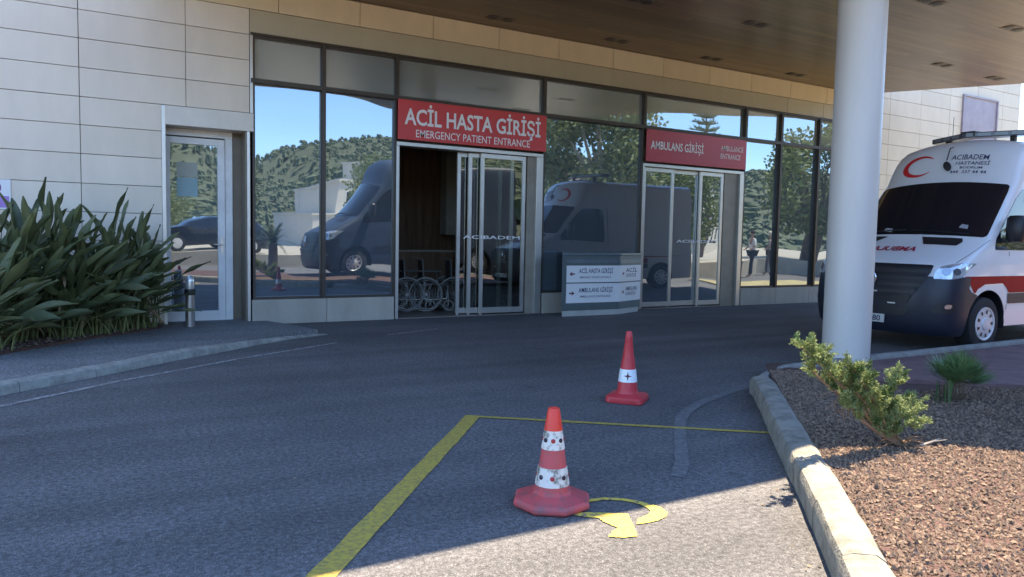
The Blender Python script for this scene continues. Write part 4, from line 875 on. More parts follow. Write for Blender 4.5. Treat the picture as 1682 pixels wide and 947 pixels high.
# ================================================================== WHEELCHAIRS in the lobby
def ring(mb, c, r_, t_, n=36, mi=0): mb.tube([(c[0]+r_*math.cos(2*math.pi*k/n), c[1], c[2]+r_*math.sin(2*math.pi*k/n)) for k in range(n+1)], t_, 6, mi, cap=False)
def wheelchair():
    t = thing('wheelchair', '', 'wheelchair', (0, 0, 0))
    M_TUBE = mat('wheelchair_tube', (0.20, 0.20, 0.20), 0.35, 0.7); M_TY = mat('grey_tyre', (0.24, 0.235, 0.22), 0.6)
    for s in (-1, 1):
        w = MB(); ring(w, (0, s*0.27, 0.30), 0.285, 0.016); wo = w.build('wheel', M_TY, t, smooth=True, world=False)
        w = MB(); ring(w, (0, s*0.31, 0.30), 0.25, 0.009, mi=0)
        for k in range(12): a = 2*math.pi*k/12; w.tube([(0.03*math.cos(a), s*0.27, 0.30+0.03*math.sin(a)), (0.272*math.cos(a), s*0.27, 0.30+0.272*math.sin(a))], 0.0035, 4)
        w.lathe([(0.035, -0.03), (0.035, 0.03)], 12, (0, s*0.27, 0.30), 'y'); w.build('hand_rim', M_TUBE, wo, smooth=True, world=False)
        w = MB(); ring(w, (0.42, s*0.22, 0.10), 0.085, 0.015, 16); w.tube([(0.42, s*0.22, 0.10), (0.40, s*0.22, 0.35)], 0.012, 6); w.build('caster', M_TY, t, smooth=True, world=False)
    f = MB()
    for s in (-1, 1):
        f.tube([(-0.15, s*0.22, 0.93), (-0.05, s*0.22, 0.90), (-0.02, s*0.22, 0.45), (0.0, s*0.22, 0.20), (0.38, s*0.22, 0.22), (0.40, s*0.22, 0.45), (-0.02, s*0.22, 0.48)], 0.013, 8)
        f.tube([(0.40, s*0.22, 0.45), (0.50, s*0.20, 0.20), (0.58, s*0.18, 0.10)], 0.012, 8); f.tube([(-0.02, s*0.22, 0.70), (0.28, s*0.22, 0.70), (0.32, s*0.22, 0.48)], 0.013, 8)
    f.build('frame', M_TUBE, t, smooth=True, world=False)
    f = MB(); f.box(0.0, 0.40, -0.20, 0.20, 0.46, 0.49); f.build('seat', M_BLACK, t, bevel=0.01, world=False)
    f = MB(); f.box(-0.05, -0.03, -0.21, 0.21, 0.50, 0.88); f.build('backrest', M_BLACK, t, bevel=0.008, world=False)
    f = MB(); f.box(0.52, 0.66, -0.17, 0.17, 0.08, 0.095); f.build('footplate', M_BLACK, t, world=False)
    return t
wc = wheelchair(); spots = [(4.55, 12.15), (4.78, 12.05), (5.10, 11.98), (5.62, 11.95), (6.10, 11.92)]
wl = ['wheelchair deepest in the row inside the open entrance, farthest left', 'second wheelchair from the left in the row inside the open entrance', 'middle wheelchair of the row inside the open entrance, seen fully in the gap', 'fourth wheelchair of the row, right beside the sliding door leaves', 'last wheelchair of the row, seen through the sliding door glass']
cs = [wc]+[copy_tree(wc) for _ in spots[1:]]
for o, (x, y), l in zip(cs, spots, wl): o.location = (x, y, 0.003); o.rotation_euler = (0, 0, R(-12)); o['label'] = l; o['group'] = 'wheelchairs parked in the lobby'
m = thing('lobby_counter', 'low dark wooden counter in the lobby behind the row of wheelchairs', 'counter', (5.2, 13.6, 0.003))
q = MB(); q.box(4.3, 6.3, 13.3, 13.9, 0.003, 1.0); q.build('body', M_WOOD, m); q = MB(); q.box(4.25, 6.35, 13.25, 13.95, 1.0, 1.04); q.build('top', M_INT, m)

# ================================================================== PLANTS
def strel(name, label, x, y, z, nleaf, hgt, rad, seed, lean=(0.16, -0.12)):
    rnd = random.Random(seed); t = thing(name, label, 'plant', (x, y, z), group='strap leaved plants in the bed by the wall')
    lm = MB(); sm = MB()
    for i in range(int(nleaf*1.7)):
        a = rnd.uniform(0, 6.283); spread = rnd.random()**0.8; H = hgt*rnd.uniform(0.26, 1.0)*(1.05-0.45*spread)
        bx, by = rnd.gauss(0, 0.10), rnd.gauss(0, 0.10)
        tx = bx+math.cos(a)*spread*rad+lean[0]*H*0.45; ty = by+math.sin(a)*spread*rad*0.75+lean[1]*H*0.3
        mid = Vector((bx+(tx-bx)*0.35, by+(ty-by)*0.35, H*0.55)); top = Vector((tx, ty, H*0.82))
        P0 = Vector((bx, by, 0)); sm.tube([P0, P0.lerp(mid, 0.5)+Vector((0, 0, H*0.05)), mid, top], [0.011, 0.010, 0.008, 0.005], 5, cap=False)
        d = (top-mid).normalized(); d = (d+Vector((math.cos(a), math.sin(a), 0))*rnd.uniform(0.0, 0.9)*spread+Vector((0.05, 0, 0.10))+Vector((rnd.gauss(0, 0.20), rnd.gauss(0, 0.16), rnd.gauss(0, 0.12)))).normalized()
        Lb = rnd.uniform(0.34, 0.58); W = Lb*rnd.uniform(0.085, 0.145); side = d.cross(Vector((0, 0, 1))).normalized(); 
        tw = rnd.uniform(-1.2, 1.2); side = (side*math.cos(tw)+d.cross(side)*math.sin(tw)).normalized(); nrm = side.cross(d).normalized()
        n = 7; droop = rnd.uniform(0.0, 0.22); fold = rnd.uniform(0.25, 0.9); vs_ = []
        for k in range(n+1):
            q = k/n; w = W*(math.sin(math.pi*min(1, (q*0.94+0.03)))**0.75)*(1-0.25*q); c = top+d*Lb*q+Vector((0, 0, -droop*q*q*Lb))
            wv = 0.012*math.sin(q*9+i)
            vs_ += [c-side*w+nrm*(w*fold+wv), c-side*w*0.5+nrm*(w*fold*0.35), c, c+side*w*0.5+nrm*(w*fold*0.35), c+side*w+nrm*(w*fold-wv)]
        lm.add(vs_, [(k*5+j, k*5+j+1, (k+1)*5+j+1, (k+1)*5+j) for k in range(n) for j in range(4)])
    lm.build('leaves', M_STREL, t, smooth=True, world=False); sm.build('stems', M_STEM, t, smooth=True, world=False)
    bl = MB()
    for i in range(7):
        a = rnd.uniform(0, 6.283); p = Vector((math.cos(a)*rad*0.5, math.sin(a)*rad*0.4, hgt*rnd.uniform(0.15, 0.5))); d = Vector((math.cos(a), math.sin(a)*0.8, rnd.uniform(-0.7, 0.3))).normalized(); sd = d.cross(Vector((0, 0, 1))).normalized()*0.022; L_ = rnd.uniform(0.2, 0.4); vs_ = []
        for k in range(6):
            q = k/5; c = p+d*L_*q+Vector((0, 0, -0.12*q*q)); w = sd*(1-abs(q-0.4))*(0.1 if k in (0, 5) else 1); vs_ += [c-w, c+Vector((0, 0, 0.012*math.sin(k*2))), c+w]
        bl.add(vs_, [(k*3+j, k*3+j+1, k*3+j+4, k*3+j+3) for k in range(5) for j in range(2)])
    bl.build('dry_leaves', M_DRYL, t, smooth=True, world=False)
    dm = MB()
    for i in range(16):
        a = rnd.uniform(0, 6.283); r_ = rnd.uniform(0.1, 0.35); p = Vector((math.cos(a)*0.1, math.sin(a)*0.1, 0.02)); e = Vector((math.cos(a)*r_, math.sin(a)*r_, rnd.uniform(0.05, 0.3)))
        dm.tube([p, p.lerp(e, 0.5)+Vector((0, 0, 0.04)), e], [0.008, 0.007, 0.003], 4, cap=False)
    dm.build('dry_stalks', M_DRY, t, world=False)
    return t
M_STREL = leaf_mat('bird_of_paradise_leaf', (0.028, 0.044, 0.020), (0.17, 0.19, 0.075), 0.5, 0.12, 4.0)
M_DRYL = leaf_mat('dried_leaf', (0.16, 0.10, 0.05), (0.36, 0.26, 0.13), 0.8, 0.1); M_STEM = mat('leaf_stalk', (0.14, 0.15, 0.05), 0.5, var=0.4, scale=5); M_DRY = mat('dry_stalk', (0.20, 0.13, 0.07), 0.8, var=0.4)
PL = [(-1.35, 9.35, 46, 1.55, 0.42, 'clump at the left edge of the picture, its leaves cut by the frame'), (-0.78, 9.55, 60, 1.52, 0.44, 'broad clump of strap leaves below the small wall notice'),
      (-0.52, 10.1, 40, 1.84, 0.30, 'tallest clump with one leaf standing highest against the wall'), (-0.25, 9.75, 58, 1.42, 0.46, 'dense dark clump between the tallest one and the middle of the bed'),
      (0.18, 10.2, 52, 1.52, 0.40, 'clump in the middle of the bed with upright leaves against the stone wall'), (0.05, 9.95, 40, 1.05, 0.45, 'low front clump with drooping pale leaves over bare stalks'),
      (0.50, 10.4, 50, 1.25, 0.33, 'last clump of the bed beside the side door, leaning over the bollard'), (-1.0, 9.0, 44, 0.95, 0.45, 'low spreading clump at the front left of the bed')]
for k, (x, y, n, h_, r_, l) in enumerate(PL): strel('bird_of_paradise_plant', l, x, y, 0.085, n, h_, r_, 100+k)

# juniper leaning over the island
ju = thing('juniper_shrub', 'sparse sunlit yellow green juniper leaning left over the mulch in front of the column', 'shrub', (4.22, 2.60, 0.09))
rnd = random.Random(5)
def jp(px, py, Y=2.72):
    d = fw*F_PX+rt*(px-841)-up*(py-473.5); t_ = Y/d.y; return Vector((d.x*t_, d.y*t_, EYE+d.z*t_))
wood = MB(); tuft = MB(); tuft2 = MB()
def needles(mb, p, d, n, L, sp):
    for _ in range(n):
        q = (d+Vector((rnd.gauss(0, sp), rnd.gauss(0, sp), rnd.gauss(0, sp)))).normalized(); w = q.orthogonal().normalized()*0.0034; w2 = q.cross(w).normalized()*0.0034
        l = L*rnd.uniform(0.5, 1.1); b = p+Vector((rnd.gauss(0, 0.006), rnd.gauss(0, 0.006), rnd.gauss(0, 0.006))); mb.add([b-w, b+w, b+q*l+w*0.3, b+q*l*0.6+w2], [(0, 1, 2), (0, 3, 2), (1, 2, 3)])
def spray(mb, p, d, L, n=9):
    """a feathery twig: side shoots covered with short scales"""
    d = d.normalized(); wood.tube([p, p+d*L], [0.0022, 0.001], 4, cap=False)
    for k in range(n):
        q = (k+0.5)/n; b = p+d*L*q; sd = (d+Vector((rnd.gauss(0, 0.7), rnd.gauss(0, 0.7), rnd.gauss(0.25, 0.6)))).normalized(); sl = L*0.42*(1-0.45*q)
        for j in range(3): needles(mb, b+sd*sl*j/3, sd, 5, 0.020, 0.45)
    needles(mb, p+d*L, d, 8, 0.022, 0.35)
branches = [([(1478, 742), (1440, 705), (1405, 655), (1372, 622), (1340, 590), (1316, 570)], 1.0, 0), ([(1480, 742), (1455, 700), (1440, 665), (1412, 620), (1400, 603)], 0.9, -0.10), ([(1470, 735), (1432, 690), (1395, 640), (1360, 600), (1345, 585)], 1.0, 0.06),
            ([(1490, 742), (1462, 700), (1450, 660), (1468, 632), (1476, 624)], 0.9, -0.02), ([(1492, 742), (1470, 715), (1462, 680), (1485, 665), (1503, 668)], 0.8, 0.05), ([(1485, 742), (1460, 715), (1445, 690), (1430, 650), (1425, 618)], 0.9, 0.0),
            ([(1475, 740), (1445, 712), (1415, 690), (1400, 672), (1388, 668)], 0.6, -0.05), ([(1482, 742), (1465, 705), (1470, 680), (1492, 690), (1500, 700)], 0.7, -0.12), ([(1470, 738), (1425, 695), (1380, 650), (1345, 620), (1328, 602)], 0.6, 0.12),
            ([(1474, 740), (1440, 700), (1420, 660), (1402, 640), (1396, 622)], 0.9, -0.04)]
for pts, dens, dy in branches:
    P = [jp(px, py, 2.60+0.7*dy*(k/len(pts)) - 0.005*k) for k, (px, py) in enumerate(pts)]
    P[0] = Vector((4.24+rnd.uniform(-0.05, 0.05), 2.60+rnd.uniform(-0.03, 0.03), 0.085))
    wood.tube(P, [0.013-0.0095*k/(len(P)-1) for k in range(len(P))], 6)
    for k in range(1, len(P)):
        for j in range(int(11*dens)):
            q = rnd.random(); b = P[k-1].lerp(P[k], q); d = (P[k]-P[k-1]).normalized()
            if k == 1 and q < 0.7: continue
            dd = d*0.5+Vector((rnd.gauss(0, 0.4), rnd.gauss(0, 0.45), abs(rnd.gauss(0.75, 0.4)))); spray(tuft if rnd.random() < 0.85 else tuft2, b, dd, rnd.uniform(0.05, 0.11), 8)
for k in range(16):
    a = rnd.uniform(0, 6.28); p = Vector((4.22, 2.60, 0.09)); e = p+Vector((math.cos(a)*0.14, math.sin(a)*0.12, rnd.uniform(0.0, 0.10))); wood.tube([p, p.lerp(e, 0.5)+Vector((0, 0, 0.03)), e], [0.008, 0.006, 0.002], 5)
for k in range(26):
    b = jp(rnd.uniform(1370, 1420), rnd.uniform(640, 680), 2.60); d = Vector((rnd.gauss(-0.3, 0.4), rnd.gauss(0, 0.4), -0.5)); wood.tube([b, b+d*0.05+Vector((0, 0, 0.01)), b+d*0.11], [0.003, 0.002, 0.001], 4)
wood.build('branches', mat('juniper_wood', (0.24, 0.15, 0.09), 0.85, var=0.3, scale=20), ju)
tuft.build('foliage', leaf_mat('juniper_lime_needles', (0.10, 0.16, 0.05), (0.46, 0.52, 0.20), 0.6, 0.35, 14), ju)
tuft2.build('inner_foliage', leaf_mat('juniper_green_needles', (0.04, 0.09, 0.02), (0.12, 0.20, 0.05), 0.6, 0.3, 14), ju)

# dwarf palm
dp = thing('dwarf_palm', 'small dark green spiky dwarf palm in the shaded mulch in front of the ambulance wheel', 'shrub', (6.28, 3.42, 0.02))
lf = MB(); st_ = MB(); rnd = random.Random(9)
for k in range(38):
    a = rnd.uniform(0, 6.283); el = rnd.uniform(0.35, 1.5); d = Vector((math.cos(a)*math.cos(el), math.sin(a)*math.cos(el), math.sin(el))); p = Vector((rnd.gauss(0.03, 0.03), rnd.gauss(0, 0.03), 0.10)); c = p+d*rnd.uniform(0.10, 0.20)
    st_.tube([p, c], [0.005, 0.003], 4, cap=False); s1_ = d.cross(Vector((0, 0, 1))).normalized() if abs(d.z) < 0.98 else Vector((1, 0, 0)); n_ = s1_.cross(d)
    for j in range(15):
        f = -1.15+2.3*j/14; q = (d*math.cos(f)+s1_*math.sin(f)+n_*rnd.gauss(0.08, 0.05)).normalized(); L_ = rnd.uniform(0.13, 0.21); w = q.cross(n_).normalized()*0.0075
        lf.add([c, c+q*L_*0.45-w, c+q*L_, c+q*L_*0.45+w], [(0, 1, 2), (0, 2, 3)])
for k in range(7):
    x_, y_ = rnd.gauss(-0.17, 0.04), rnd.gauss(0.0, 0.04); h_ = rnd.uniform(0.14, 0.27); lf.add([(x_-0.012, y_, 0.0), (x_+0.012, y_, 0.0), (x_+rnd.gauss(0, 0.02)+0.01, y_, h_*0.6), (x_+rnd.gauss(-0.01, 0.03), y_, h_)], [(0, 1, 2, 3)])
for k in range(26):
    a = rnd.uniform(0, 6.28); r_ = rnd.uniform(0.03, 0.12); st_.tube([(math.cos(a)*0.03, math.sin(a)*0.03, 0.0), (math.cos(a)*r_*0.8-0.03, math.sin(a)*r_, 0.08), (math.cos(a)*r_-0.04, math.sin(a)*r_, rnd.uniform(0.08, 0.17))], [0.008, 0.006, 0.003], 5)
lf.build('fronds', leaf_mat('dwarf_palm_leaf', (0.05, 0.11, 0.04), (0.20, 0.31, 0.12), 0.5, 0.15, 8), dp, world=False)
st_.build('dry_trunk', mat('palm_fibre', (0.20, 0.14, 0.10), 0.9, var=0.3, scale=20), dp, world=False)

# dead twig lying on the sunlit mulch
tw = MB(); tw.tube([(4.30, 2.52, 0.11), (4.42, 2.50, 0.13), (4.53, 2.54, 0.12)], [0.008, 0.006, 0.003], 6); tw.tube([(4.40, 2.50, 0.128), (4.47, 2.46, 0.14)], [0.005, 0.002], 5)
tag(tw.build('dry_twig', mat('bleached_wood', (0.50, 0.42, 0.33), 0.8)), 'bleached dry twig lying on the mulch at the foot of the juniper', 'twig')

# ================================================================== SURROUNDINGS (seen in the mirror glass)
def tree(label, x, y, z0, h, r_, n, m_, seed, ls=0.16, trunk=0.14, th=0.28, low=0.3, flat=1.0, white=False, name='tree'):
    rnd = random.Random(seed); t = thing(name, label, 'tree', (x, y, z0)); tm = MB(); lm = MB(); blobs = []
    lean = Vector((rnd.gauss(0, 0.06), rnd.gauss(0, 0.06), 0))
    tp = [Vector((0, 0, -0.05)), Vector((lean.x*h*0.2, lean.y*h*0.2, h*th*0.5)), Vector((lean.x*h*0.4, lean.y*h*0.4, h*th))]
    tm.tube(tp, [trunk*1.25, trunk, trunk*0.85], 10)
    nb = 15
    for k in range(nb):
        a = k*2.4+rnd.uniform(-0.4, 0.4); hh = h*(low+(0.93-low)*((k+0.5)/nb)); q = (hh/h-low)/(1-low); rad = r_*math.sin(math.pi*min(0.97, 0.22+0.72*q))**0.8*rnd.uniform(0.35, 0.85)
        c = Vector((math.cos(a)*rad, math.sin(a)*rad, hh))+lean*hh; tm.tube([tp[-1].lerp(tp[1], 0.3*rnd.random()), tp[-1].lerp(c, 0.5)+Vector((0, 0, 0.05*h)), c], [trunk*0.5, trunk*0.28, trunk*0.08], 6)
        blobs.append((c, r_*rnd.uniform(0.28, 0.48)))
    for i in range(n):
        c, br = blobs[rnd.randrange(nb)]; v = Vector((rnd.gauss(0, 1), rnd.gauss(0, 1), rnd.gauss(0, 1))).normalized()*br*rnd.random()**0.45; v.z *= 0.75*flat; p = c+v
        d = Vector((rnd.gauss(0, 1), rnd.gauss(0, 1), rnd.gauss(0.2, 0.8))).normalized(); s_ = d.orthogonal().normalized()*ls*0.32; L_ = ls*rnd.uniform(0.6, 1.2)
        lm.add([p, p+d*L_*0.5+s_, p+d*L_, p+d*L_*0.5-s_], [(0, 1, 2, 3)])
    tm.build('trunk', M_LITTRUNK if white else M_BARK, t, smooth=True, world=False); lm.build('crown', m_, t, world=False)
    return t
M_BARK = mat('bark', (0.16, 0.12, 0.09), 0.9, var=0.35, scale=8, bump=0.8); M_LITTRUNK = mat('sunlit_white_trunk', (0.60, 0.57, 0.50), 0.9, var=0.15, scale=6)  # second trunk colour is pale to stand in for sun on the bark
M_OL = leaf_mat('olive_leaves', (0.10, 0.14, 0.06), (0.34, 0.40, 0.20), 0.5, 0.2, 1.5); M_PI = leaf_mat('pine_leaves', (0.06, 0.10, 0.03), (0.24, 0.30, 0.10), 0.55, 0.2, 1.5)
PARK = 0.55
m = MB(); m.poly([(12.6, 2.3), (19.5, 2.9), (24, 0.3), (60, 0.3), (60, -60), (-60, -60), (-60, -9), (11.5, -9)], -0.2, PARK); struct('raised_parking_ground', m, mat('sunlit_concrete_paving', (0.40, 0.36, 0.29), 0.85, var=0.2, scale=1.2))
m = MB(); m.poly([(12.5, 2.35), (12.5, 2.65), (19.6, 3.25), (19.6, 2.95)], 0, 0.62); tag(m.build('planter_wall', mat('sand_stone_wall', (0.48, 0.42, 0.32), 0.85, var=0.15, scale=3)), 'low sand coloured wall along the car park edge opposite the doors', 'wall')
tree('large bushy grey green tree with a trunk coloured sunlit white by the low sand coloured wall', 17.6, -1.4, PARK, 6.9, 3.0, 12000, M_OL, 11, 0.2, 0.24, 0.26, 0.32, white=True)
tree('rounded pine on the left of the two pines behind the car park', 24.6, -4.6, PARK, 5.3, 2.3, 6000, M_PI, 12, 0.2, 0.16, 0.2, 0.22)
tree('leaning pine with pale trunk at the right end of the reflected tree row', 28.5, -0.5, 0.2, 6.6, 3.0, 8000, M_PI, 13, 0.22, 0.2, 0.25, 0.25)
tree('broad dark pine behind the pair of people on the pavement', 32.5, 1.5, 0.2, 6.8, 3.2, 8000, M_PI, 14, 0.22, 0.2, 0.22, 0.2)
tree('small olive tree beside the white house', 12.5, -13, PARK, 4.6, 2.2, 4000, M_OL, 15, 0.2, 0.14)
tree('distant olive tree at the left end of the car park', 3.2, -24, PARK, 4.2, 2.8, 4000, M_OL, 16, 0.25, 0.14, low=0.12)
# araucaria
m = MB(); m.poly([(16.5, 4.5), (34, 4.5), (34, 10.3), (16.5, 10.3)], 0.0, 0.04); struct('added_bounce_lawn', m, mat('bounce_yellow_grass', (0.40, 0.34, 0.17), 0.9, var=0.25, scale=3))  # lawn added out of direct view to bounce yellow light onto the soffit
t = thing('conifer', 'slender tiered conifer rising above the other trees', 'tree', (34.4, -13.3, PARK)); tm = MB(); lm = MB(); tm.tube([(0, 0, -0.1), (0, 0, 5), (0, 0, 10.0)], [0.18, 0.12, 0.02], 8); rnd = random.Random(3)
for k in range(26):
    z = 1.6+8.2*(k/25)**0.95; Lb = 2.1*(1-(z/10.2)**1.6)+0.12
    for j in range(6):
        a = j*1.047+k*0.5; d = Vector((math.cos(a), math.sin(a), 0.12))
        tm.tube([(0, 0, z), tuple(Vector((0, 0, z))+d*Lb)], [0.03, 0.01], 4, cap=False)
        for i in range(26):
            p = Vector((0, 0, z))+d*Lb*(0.15+0.85*i/25); u = Vector((rnd.gauss(0, 1), rnd.gauss(0, 1), 0.5+rnd.random())).normalized()*0.22; w = u.orthogonal().normalized()*0.035; lm.add([p-w, p+w, p+u], [(0, 1, 2)])
tm.build('trunk', M_BARK, t, world=False); lm.build('crown', M_PI, t, world=False)
# sago palm near the camera side
t = thing('sago_palm', 'dark sago palm with arching fronds near the parked blue van', 'palm', (4.55, 0.35, 0.1)); tm = MB(); lm = MB(); tm.tube([(0, 0, -0.1), (0, 0, 0.5), (0.02, 0, 1.0)], [0.16, 0.15, 0.13], 12)
for k in range(34):
    a = k*2.4; el = 1.3-1.25*(k/34); prev = None
    for j in range(12):
        q = j/11; p = Vector((0.02, 0, 1.0))+Vector((math.cos(a)*math.cos(el), math.sin(a)*math.cos(el), math.sin(el)))*1.05*q+Vector((0, 0, -0.45*q*q))
        if prev is not None:
            dd = (p-prev).normalized(); sd = dd.cross(Vector((0, 0, 1))).normalized()
            for s in (-1, 1):
                for i in range(3): b = prev.lerp(p, i/3); e = b+sd*s*0.14*(1-0.6*q)+dd*0.05; lm.add([b, b+dd*0.018, e], [(0, 1, 2)])
        prev = p
tm.build('trunk', M_BARK, t, world=False); lm.build('fronds', leaf_mat('sago_leaf', (0.015, 0.035, 0.015), (0.05, 0.09, 0.03), 0.4, 0.1, 4), t, world=False)

# parked dark van and cars
dv = thing('parked_van', 'tall blue van, coloured dark as if shaded, parked beside the driveway, seen only as a reflection', 'van', (5.9, -1.1, 0))
build_van(dv, mat('shade_navy_van_paint', (0.035, 0.055, 0.10), 0.5), M_BUMP, VG, False); dv.scale = (1.25, 1.12, 1.30)  # van paint darkened to stand for the shade it sits in
def car(label, x, y, z0, rz, paint):
    t = thing('parked_car', label, 'car', (x, y, z0), rz, group='cars in the raised car park'); m = MB()
    X = [0, 0.12, 0.5, 1.0, 1.35, 1.9, 2.5, 3.1, 3.6, 4.0, 4.25, 4.35]; ZB = [0.62, 0.72, 0.86, 0.93, 0.97, 0.98, 0.98, 0.99, 1.0, 0.98, 0.92, 0.80]; ZT = [0.63, 0.73, 0.88, 0.96, 1.16, 1.42, 1.48, 1.46, 1.36, 1.12, 0.94, 0.81]
    W = [0.66, 0.76, 0.84, 0.87, 0.88, 0.88, 0.88, 0.88, 0.87, 0.84, 0.80, 0.74]; n = 9
    for x_, zb, zt, w in zip(X, ZB, ZT, W):
        tw_ = w*0.96 if zt-zb < 0.1 else w*0.74
        h = [(w*0.97, 0.22), (w, 0.5), (w*0.99, zb), (tw_, zt-0.03), (tw_*0.8, zt)]; m.v += [(x_, -a, b) for a, b in h]+[(x_, a, b) for a, b in h[::-1]]
    r_ = 10
    for i in range(len(X)-1):
        for k in range(r_-1):
            gl = (k in (2, 6) and 3 <= i <= 8) or (k in (3, 4, 5) and i in (3, 4, 8, 9) and ZT[i+1]-ZB[i+1]+ZT[i]-ZB[i] > 0.15)
            m.f.append((i*r_+k, (i+1)*r_+k, (i+1)*r_+k+1, i*r_+k+1)); m.m.append(1 if gl else 0)
    m.f += [tuple(range(r_)), tuple((len(X)-1)*r_+k for k in range(r_))[::-1]]; m.m += [0, 0]
    m.build('body', [paint, VG], t, smooth=True, world=False)
    for ax in (0.80, 3.45):
        for s in (-1, 1):
            q = MB(); q.lathe([(0.20, -0.1), (0.31, -0.1), (0.32, 0), (0.31, 0.1), (0.20, 0.1)], 24, (ax, s*0.80, 0.32), 'y'); w_ = q.build('wheel', M_RUBBER, t, smooth=True, world=False)
            q = MB(); q.lathe([(0.20, 0.0), (0.19, 0.02), (0.05, 0.03)], 16, (ax, s*0.80+s*0.085, 0.32), 'y'); q.build('rim', MATS['silver_hubcap'], w_, world=False)
    for s in (-1, 1):
        q = MB(); q.box(0.06, 0.30, min(s*0.52, s*0.76), max(s*0.52, s*0.76), 0.60, 0.72); q.build('headlight', HEADL, t, bevel=0.02, world=False)
    return t
PW = mat('car_white', (0.7, 0.7, 0.68), 0.25, coat=0.5); PB = mat('car_black', (0.02, 0.022, 0.025), 0.2, coat=0.6); PS = mat('car_silver', (0.40, 0.42, 0.43), 0.3, 0.6); PG = mat('car_dark_green', (0.03, 0.06, 0.05), 0.25, coat=0.5)
car('dark car parked farthest left, across from the side door', 2.3, -10.5, PARK, R(-10), PB)
car('silver car parked to the right of the dark one', 3.9, -14.6, PARK, R(60), PS)
car('dark green car parked beside the big tree', 14.6, -0.6, PARK, R(20), PG)
car('white car parked behind the low sand coloured wall', 18.6, -4.4, PARK, R(10), PW)
# houses
def house(label, x, y, z0, w, d, hs, wallm, rz=0.0):
    t = thing('house', label, 'house', (x, y, z0), rz); m = MB(); z = 0; off = 0
    for i, (h, sx_, ox) in enumerate(hs): m.box(-w*sx_/2+ox, w*sx_/2+ox, -d/2, d/2-0.8*i, z-(0.5 if i == 0 else 0), z+h); m.box(-w*sx_/2+ox-0.15, w*sx_/2+ox+0.15, -d/2-0.1, d/2-0.8*i+0.15, z+h, z+h+0.22); z += h+0.22
    m.build('wall', wallm, t, world=False); z = 0
    for i, (h, sx_, ox) in enumerate(hs):
        k = -w*sx_/2+ox+1.0
        while k < w*sx_/2+ox-1.5:
            q = MB(); yy = d/2-0.8*i; q.box(k, k+1.2, yy-0.1, yy+0.03, z+0.9, z+2.2); fo = q.build('window', M_WHITE, t, world=False); q = MB(); q.box(k+0.08, k+1.12, yy, yy+0.04, z+0.98, z+2.12); q.build('pane', VG, fo, world=False); k += 2.8
        z += h+0.22
    return t
M_HW = mat('white_render', (0.62, 0.59, 0.52), 0.8, var=0.05); M_HC = mat('cream_render', (0.58, 0.53, 0.43), 0.8, var=0.05)
house('stepped white house on the slope left of the van reflection', 26.5, -62, 0.5, 14, 8, ((3.2, 1.0, 0), (3.0, 0.75, 1.2), (2.4, 0.35, 3.2)), M_HW, R(-15))
house('cream house between the trees opposite the ambulance entrance', 52, -36, 0.5, 18, 9, ((3.3, 1.0, 0), (3.0, 0.8, -1), (2.2, 0.4, -3)), M_HC, R(-35))

